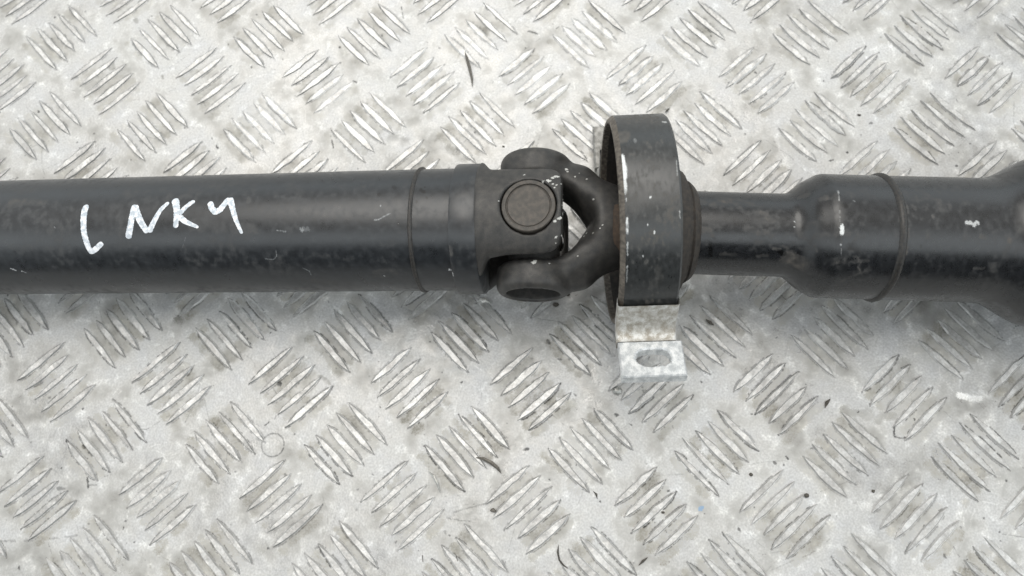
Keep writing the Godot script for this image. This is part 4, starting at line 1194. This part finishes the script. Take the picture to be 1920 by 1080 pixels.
func build_debris() -> void:
	rng.seed = 500
	var bright := mottled(Color(0.55, 0.55, 0.54), Color(0.78, 0.78, 0.76), 510, 200, 0.35, 0.6)
	var dull := mottled(Color(0.30, 0.29, 0.27), Color(0.50, 0.48, 0.45), 511, 200, 0.5, 0.3)
	var soot := mottled(Color(0.20, 0.195, 0.18), Color(0.42, 0.40, 0.37), 512, 200, 0.8)
	tag(put("metal_sliver", sliver([Vector3(-0.0027, 0.0014, -0.0103), Vector3(-0.0014, 0.0018, -0.0060), Vector3(0.0003, 0.0014, -0.0001), Vector3(0.0017, 0.0010, 0.0058), Vector3(0.0021, 0.0006, 0.0106)], 0.0009, 0.0005, 0.0), dull, self, Vector3(-0.0357, 0.0, -0.1191)), "thin upright metal sliver above the shaft near the top middle of the plate", "sliver", "slivers of metal on the plate")
	tag(put("swarf_curl", sliver([Vector3(-0.0069, 0.0010, -0.0030), Vector3(-0.0029, 0.0022, -0.0023), Vector3(0.0007, 0.0026, -0.0006), Vector3(0.0036, 0.0020, 0.0016), Vector3(0.0055, 0.0008, 0.0043)], 0.0011, 0.0004, 1.0), dull, self, Vector3(-0.0185, 0.0, 0.0925)), "curved grey metal shaving lying below the universal joint in the lower middle", "shaving", "slivers of metal on the plate")
	tag(put("swarf_curl", sliver([Vector3(-0.0032, 0.0008, -0.0042), Vector3(-0.0008, 0.0014, -0.0023), Vector3(0.0011, 0.0014, 0.0009), Vector3(0.0029, 0.0006, 0.0056)], 0.0007, 0.0003, 0.6), bright, self, Vector3(-0.0449, 0.0, 0.1008)), "slim bright curved shaving beside the thin vertical scratch, lower left of centre", "shaving", "slivers of metal on the plate")
	tag(put("metal_flake", sliver([Vector3(-0.0035, 0.0014, 0.0003), Vector3(-0.0013, 0.0020, -0.0005), Vector3(0.0011, 0.0020, -0.0006), Vector3(0.0036, 0.0014, 0.0008)], 0.0013, 0.0005, 0.0), bright, self, Vector3(-0.0237, 0.0, 0.0124)), "small shiny metal flake just below the front yoke", "flake", "slivers of metal on the plate")
	tag(put("metal_flake", sliver([Vector3(-0.0020, 0.0016, -0.0015), Vector3(-0.0000, 0.0018, 0.0001), Vector3(0.0020, 0.0014, 0.0014)], 0.0011, 0.0005, 0.0), soot, self, Vector3(0.0892, 0.0, 0.0218)), "dark flake caught on the tread bars right of the near mounting ear", "flake", "slivers of metal on the plate")
	tag(put("metal_flake", sliver([Vector3(0.0016, 0.0006, -0.0021), Vector3(-0.0003, 0.0008, -0.0002), Vector3(-0.0013, 0.0006, 0.0023)], 0.001, 0.0005, 0.0), soot, self, Vector3(0.1439, 0.0, 0.0607)), "dark oval flake on the bare plate below the rear tube", "flake", "slivers of metal on the plate")
	tag(put("hair_wire", sliver([Vector3(-0.0015, 0.0008, -0.0060), Vector3(-0.0018, 0.0010, -0.0026), Vector3(-0.0010, 0.0010, 0.0009), Vector3(0.0010, 0.0009, 0.0032), Vector3(0.0032, 0.0006, 0.0046)], 0.0005, 0.0004, 0.0), soot, self, Vector3(0.0161, 0.0, 0.1347)), "hooked dark wire at the bottom edge of the picture right of centre", "wire", "slivers of metal on the plate")
	tag(put("hair_wire", sliver([Vector3(-0.0012, 0.0006, -0.0017), Vector3(0.0003, 0.0008, -0.0003), Vector3(0.0008, 0.0006, 0.0019)], 0.0005, 0.0004, 0.0), soot, self, Vector3(0.0321, 0.0, 0.1058)), "short bent dark wire in the lower middle, left of the dark crumbs", "wire", "slivers of metal on the plate")
	tag(put("hair_wire", sliver([Vector3(-0.0021, 0.0006, 0.0019), Vector3(-0.0001, 0.0008, -0.0001), Vector3(0.0022, 0.0006, -0.0018)], 0.0007, 0.0004, 0.0), soot, self, Vector3(0.0539, 0.0, 0.1352)), "short straight dark wire near the bottom edge", "wire", "slivers of metal on the plate")
	tag(put("hair_wire", sliver([Vector3(-0.0015, 0.0010, 0.0016), Vector3(-0.0000, 0.0012, 0.0000), Vector3(0.0015, 0.0010, -0.0016)], 0.0005, 0.0004, 0.0), soot, self, Vector3(0.0717, 0.0, -0.0941)), "tiny dark wire stub by the top of the bearing ring", "wire", "slivers of metal on the plate")
	tag(put("metal_flake", sliver([Vector3(-0.0004, 0.0006, -0.0014), Vector3(0.0004, 0.0006, 0.0014)], 0.0009, 0.0005, 0.0), soot, self, Vector3(-0.0330, 0.0, 0.1358)), "small dark flake near the bottom edge left of centre", "flake", "slivers of metal on the plate")
	tag(put("metal_flake", sliver([Vector3(-0.0002, 0.0006, -0.0015), Vector3(0.0002, 0.0006, 0.0015)], 0.0009, 0.0005, 0.0), soot, self, Vector3(-0.0491, 0.0, 0.1363)), "narrow dark flake at the bottom edge, leftmost of the flakes there", "flake", "slivers of metal on the plate")
	tag(put("pebble", crumb(0.0025, 2), bright, self, Vector3(0.0432, 0.0, 0.0563)), "pale pebble just below the left corner of the near mounting ear", "pebble", "crumbs of grit on the plate")
	tag(put("grit_crumb", crumb(0.0014, 3), dull, self, Vector3(-0.0164, 0.0, 0.1140)), "grey crumb between the tread bars in the lower middle", "crumb", "crumbs of grit on the plate")
	tag(put("grit_crumb", crumb(0.0012, 4), soot, self, Vector3(0.1308, 0.0006, 0.1041)), "dark round crumb at the upper tip of a tread bar, lower right", "crumb", "crumbs of grit on the plate")
	tag(put("grit_crumb", crumb(0.001, 5), soot, self, Vector3(0.1057, 0.0, 0.0950)), "small dark crumb on bare plate below and right of the mounting ear", "crumb", "crumbs of grit on the plate")
	tag(put("grit_crumb", crumb(0.0009, 6), soot, self, Vector3(0.1620, 0.0, 0.1015)), "tiny dark crumb on bare plate in the lower right", "crumb", "crumbs of grit on the plate")
	tag(put("grit_crumb", crumb(0.0016, 7), soot, self, Vector3(0.0126, 0.0, 0.0134)), "dark lump below the rear yoke's open bore", "crumb", "crumbs of grit on the plate")  # plain dark lump resting on the plate
	tag(put("grit_crumb", crumb(0.0008, 8), soot, self, Vector3(0.0637, 0.0, 0.1132)), "tiny dark crumb straight below the mounting ear near the bottom", "crumb", "crumbs of grit on the plate")
	tag(put("grit_crumb", crumb(0.0011, 9), soot, self, Vector3(0.0188, 0.0, 0.0081)), "dark crumb in the gap between rear yoke and bearing ring", "crumb", "crumbs of grit on the plate")
	tag(put("grit_crumb", crumb(0.0008, 10), soot, self, Vector3(0.1727, 0.0, -0.0916)), "lone dark speck of grit above the rear tube", "crumb", "crumbs of grit on the plate")
	tag(put("grit_crumb", crumb(0.0007, 11), soot, self, Vector3(-0.0158, 0.0, -0.0732)), "tiny dark speck of grit above the upper ear of the rear yoke", "crumb", "crumbs of grit on the plate")

# ------------------------------------------------------------------ scene
func _ready() -> void:
	rng.seed = 1
	var cam := Camera3D.new()
	cam.name = "camera"
	add_child(cam)
	cam.transform = Transform3D(Basis(Vector3(0.99900527, -0.03987695, -0.01995721), Vector3(-0.00958656, 0.24502569, -0.96946919), Vector3(0.0435495, 0.96869616, 0.24439967)).orthonormalized(), CAM)
	cam.fov = 40.852
	cam.near = 0.02
	cam.far = 200.0
	cam.current = true
	var lens := CameraAttributesPhysical.new()
	lens.frustum_focal_length = 32.222
	lens.frustum_focus_distance = 0.345
	lens.exposure_aperture = 11.0
	lens.frustum_near = 0.02
	lens.frustum_far = 200.0
	cam.attributes = lens
	var env := Environment.new()
	env.background_mode = Environment.BG_SKY
	var sm := ProceduralSkyMaterial.new()
	sm.sky_top_color = Color(0.925, 0.95, 0.96)
	sm.sky_horizon_color = Color(0.615, 0.64, 0.65)
	sm.sky_curve = 0.5
	sm.ground_bottom_color = Color(0.30, 0.29, 0.28)
	sm.ground_horizon_color = Color(0.45, 0.45, 0.45)
	sm.sun_angle_max = 1.0
	sm.energy_multiplier = 1.0
	var sky := Sky.new()
	sky.sky_material = sm
	env.sky = sky
	env.tonemap_mode = Environment.TONE_MAPPER_LINEAR
	env.tonemap_exposure = 2.35
	env.sdfgi_enabled = true
	env.ssao_enabled = true
	env.ssil_enabled = true
	var we := WorldEnvironment.new()
	we.name = "world_environment"
	we.environment = env
	add_child(we)
	var sun := DirectionalLight3D.new()
	sun.name = "sun"
	sun.light_energy = 0.24
	sun.light_angular_distance = 46.0
	sun.light_color = Color(1.0, 0.985, 0.96)
	sun.shadow_enabled = true
	add_child(sun)
	sun.look_at_from_position(Vector3(-0.22, 1.6, -0.66), Vector3.ZERO, Vector3.UP)

	# yard round the plate, and an added unseen dark slab that darkens the reflections in the tubes
	var gm := mottled(Color(0.42, 0.41, 0.39), Color(0.55, 0.54, 0.52), 700, 0.7, 0.9)
	var yard := PlaneMesh.new()
	yard.size = Vector2(60, 60)
	put("yard_ground", yard, gm, self, Vector3(0, -0.0065, 0)).set_meta("kind", "structure")
	var blocker_mat := mottled(Color(0.16, 0.16, 0.17), Color(0.24, 0.24, 0.245), 701, 0.8, 0.85)
	var added_sky_blocker := Node3D.new()
	added_sky_blocker.name = "added_sky_blocker"
	add_child(added_sky_blocker)
	added_sky_blocker.position = Vector3(0, 0, 3.2)
	tag(added_sky_blocker, "added dark slab and panel behind the camera, darkens the reflections in the tubes", "added_sky_blocker")
	var bw := BoxMesh.new()
	bw.size = Vector3(9, 2.45, 0.15)
	put("blocker_panel", bw, blocker_mat, added_sky_blocker, Vector3(0, 1.22, 0.6))
	var br := BoxMesh.new()
	br.size = Vector3(9.4, 0.12, 3.2)
	put("blocker_slab", br, blocker_mat, added_sky_blocker, Vector3(0, 2.52, 0.7))

	cast_black = mottled(Color(0.165, 0.165, 0.165), Color(0.285, 0.275, 0.262), 170, 28, 0.48, 0.0, 1.3)
	rubber = mottled(Color(0.13, 0.13, 0.13), Color(0.22, 0.21, 0.20), 171, 40, 0.75)
	rusty = mottled(Color(0.13, 0.122, 0.115), Color(0.25, 0.222, 0.195), 172, 45, 0.7)

	build_floor()
	shaft = Node3D.new()
	shaft.name = "propeller_shaft"
	add_child(shaft)
	shaft.position = Vector3(J.x, 0, J.z)
	tag(shaft, "black two-piece propeller shaft with universal joint and centre bearing on the tread plate", "propeller shaft")
	build_front()
	build_joint()
	build_bearing()
	build_rear()
	build_debris()
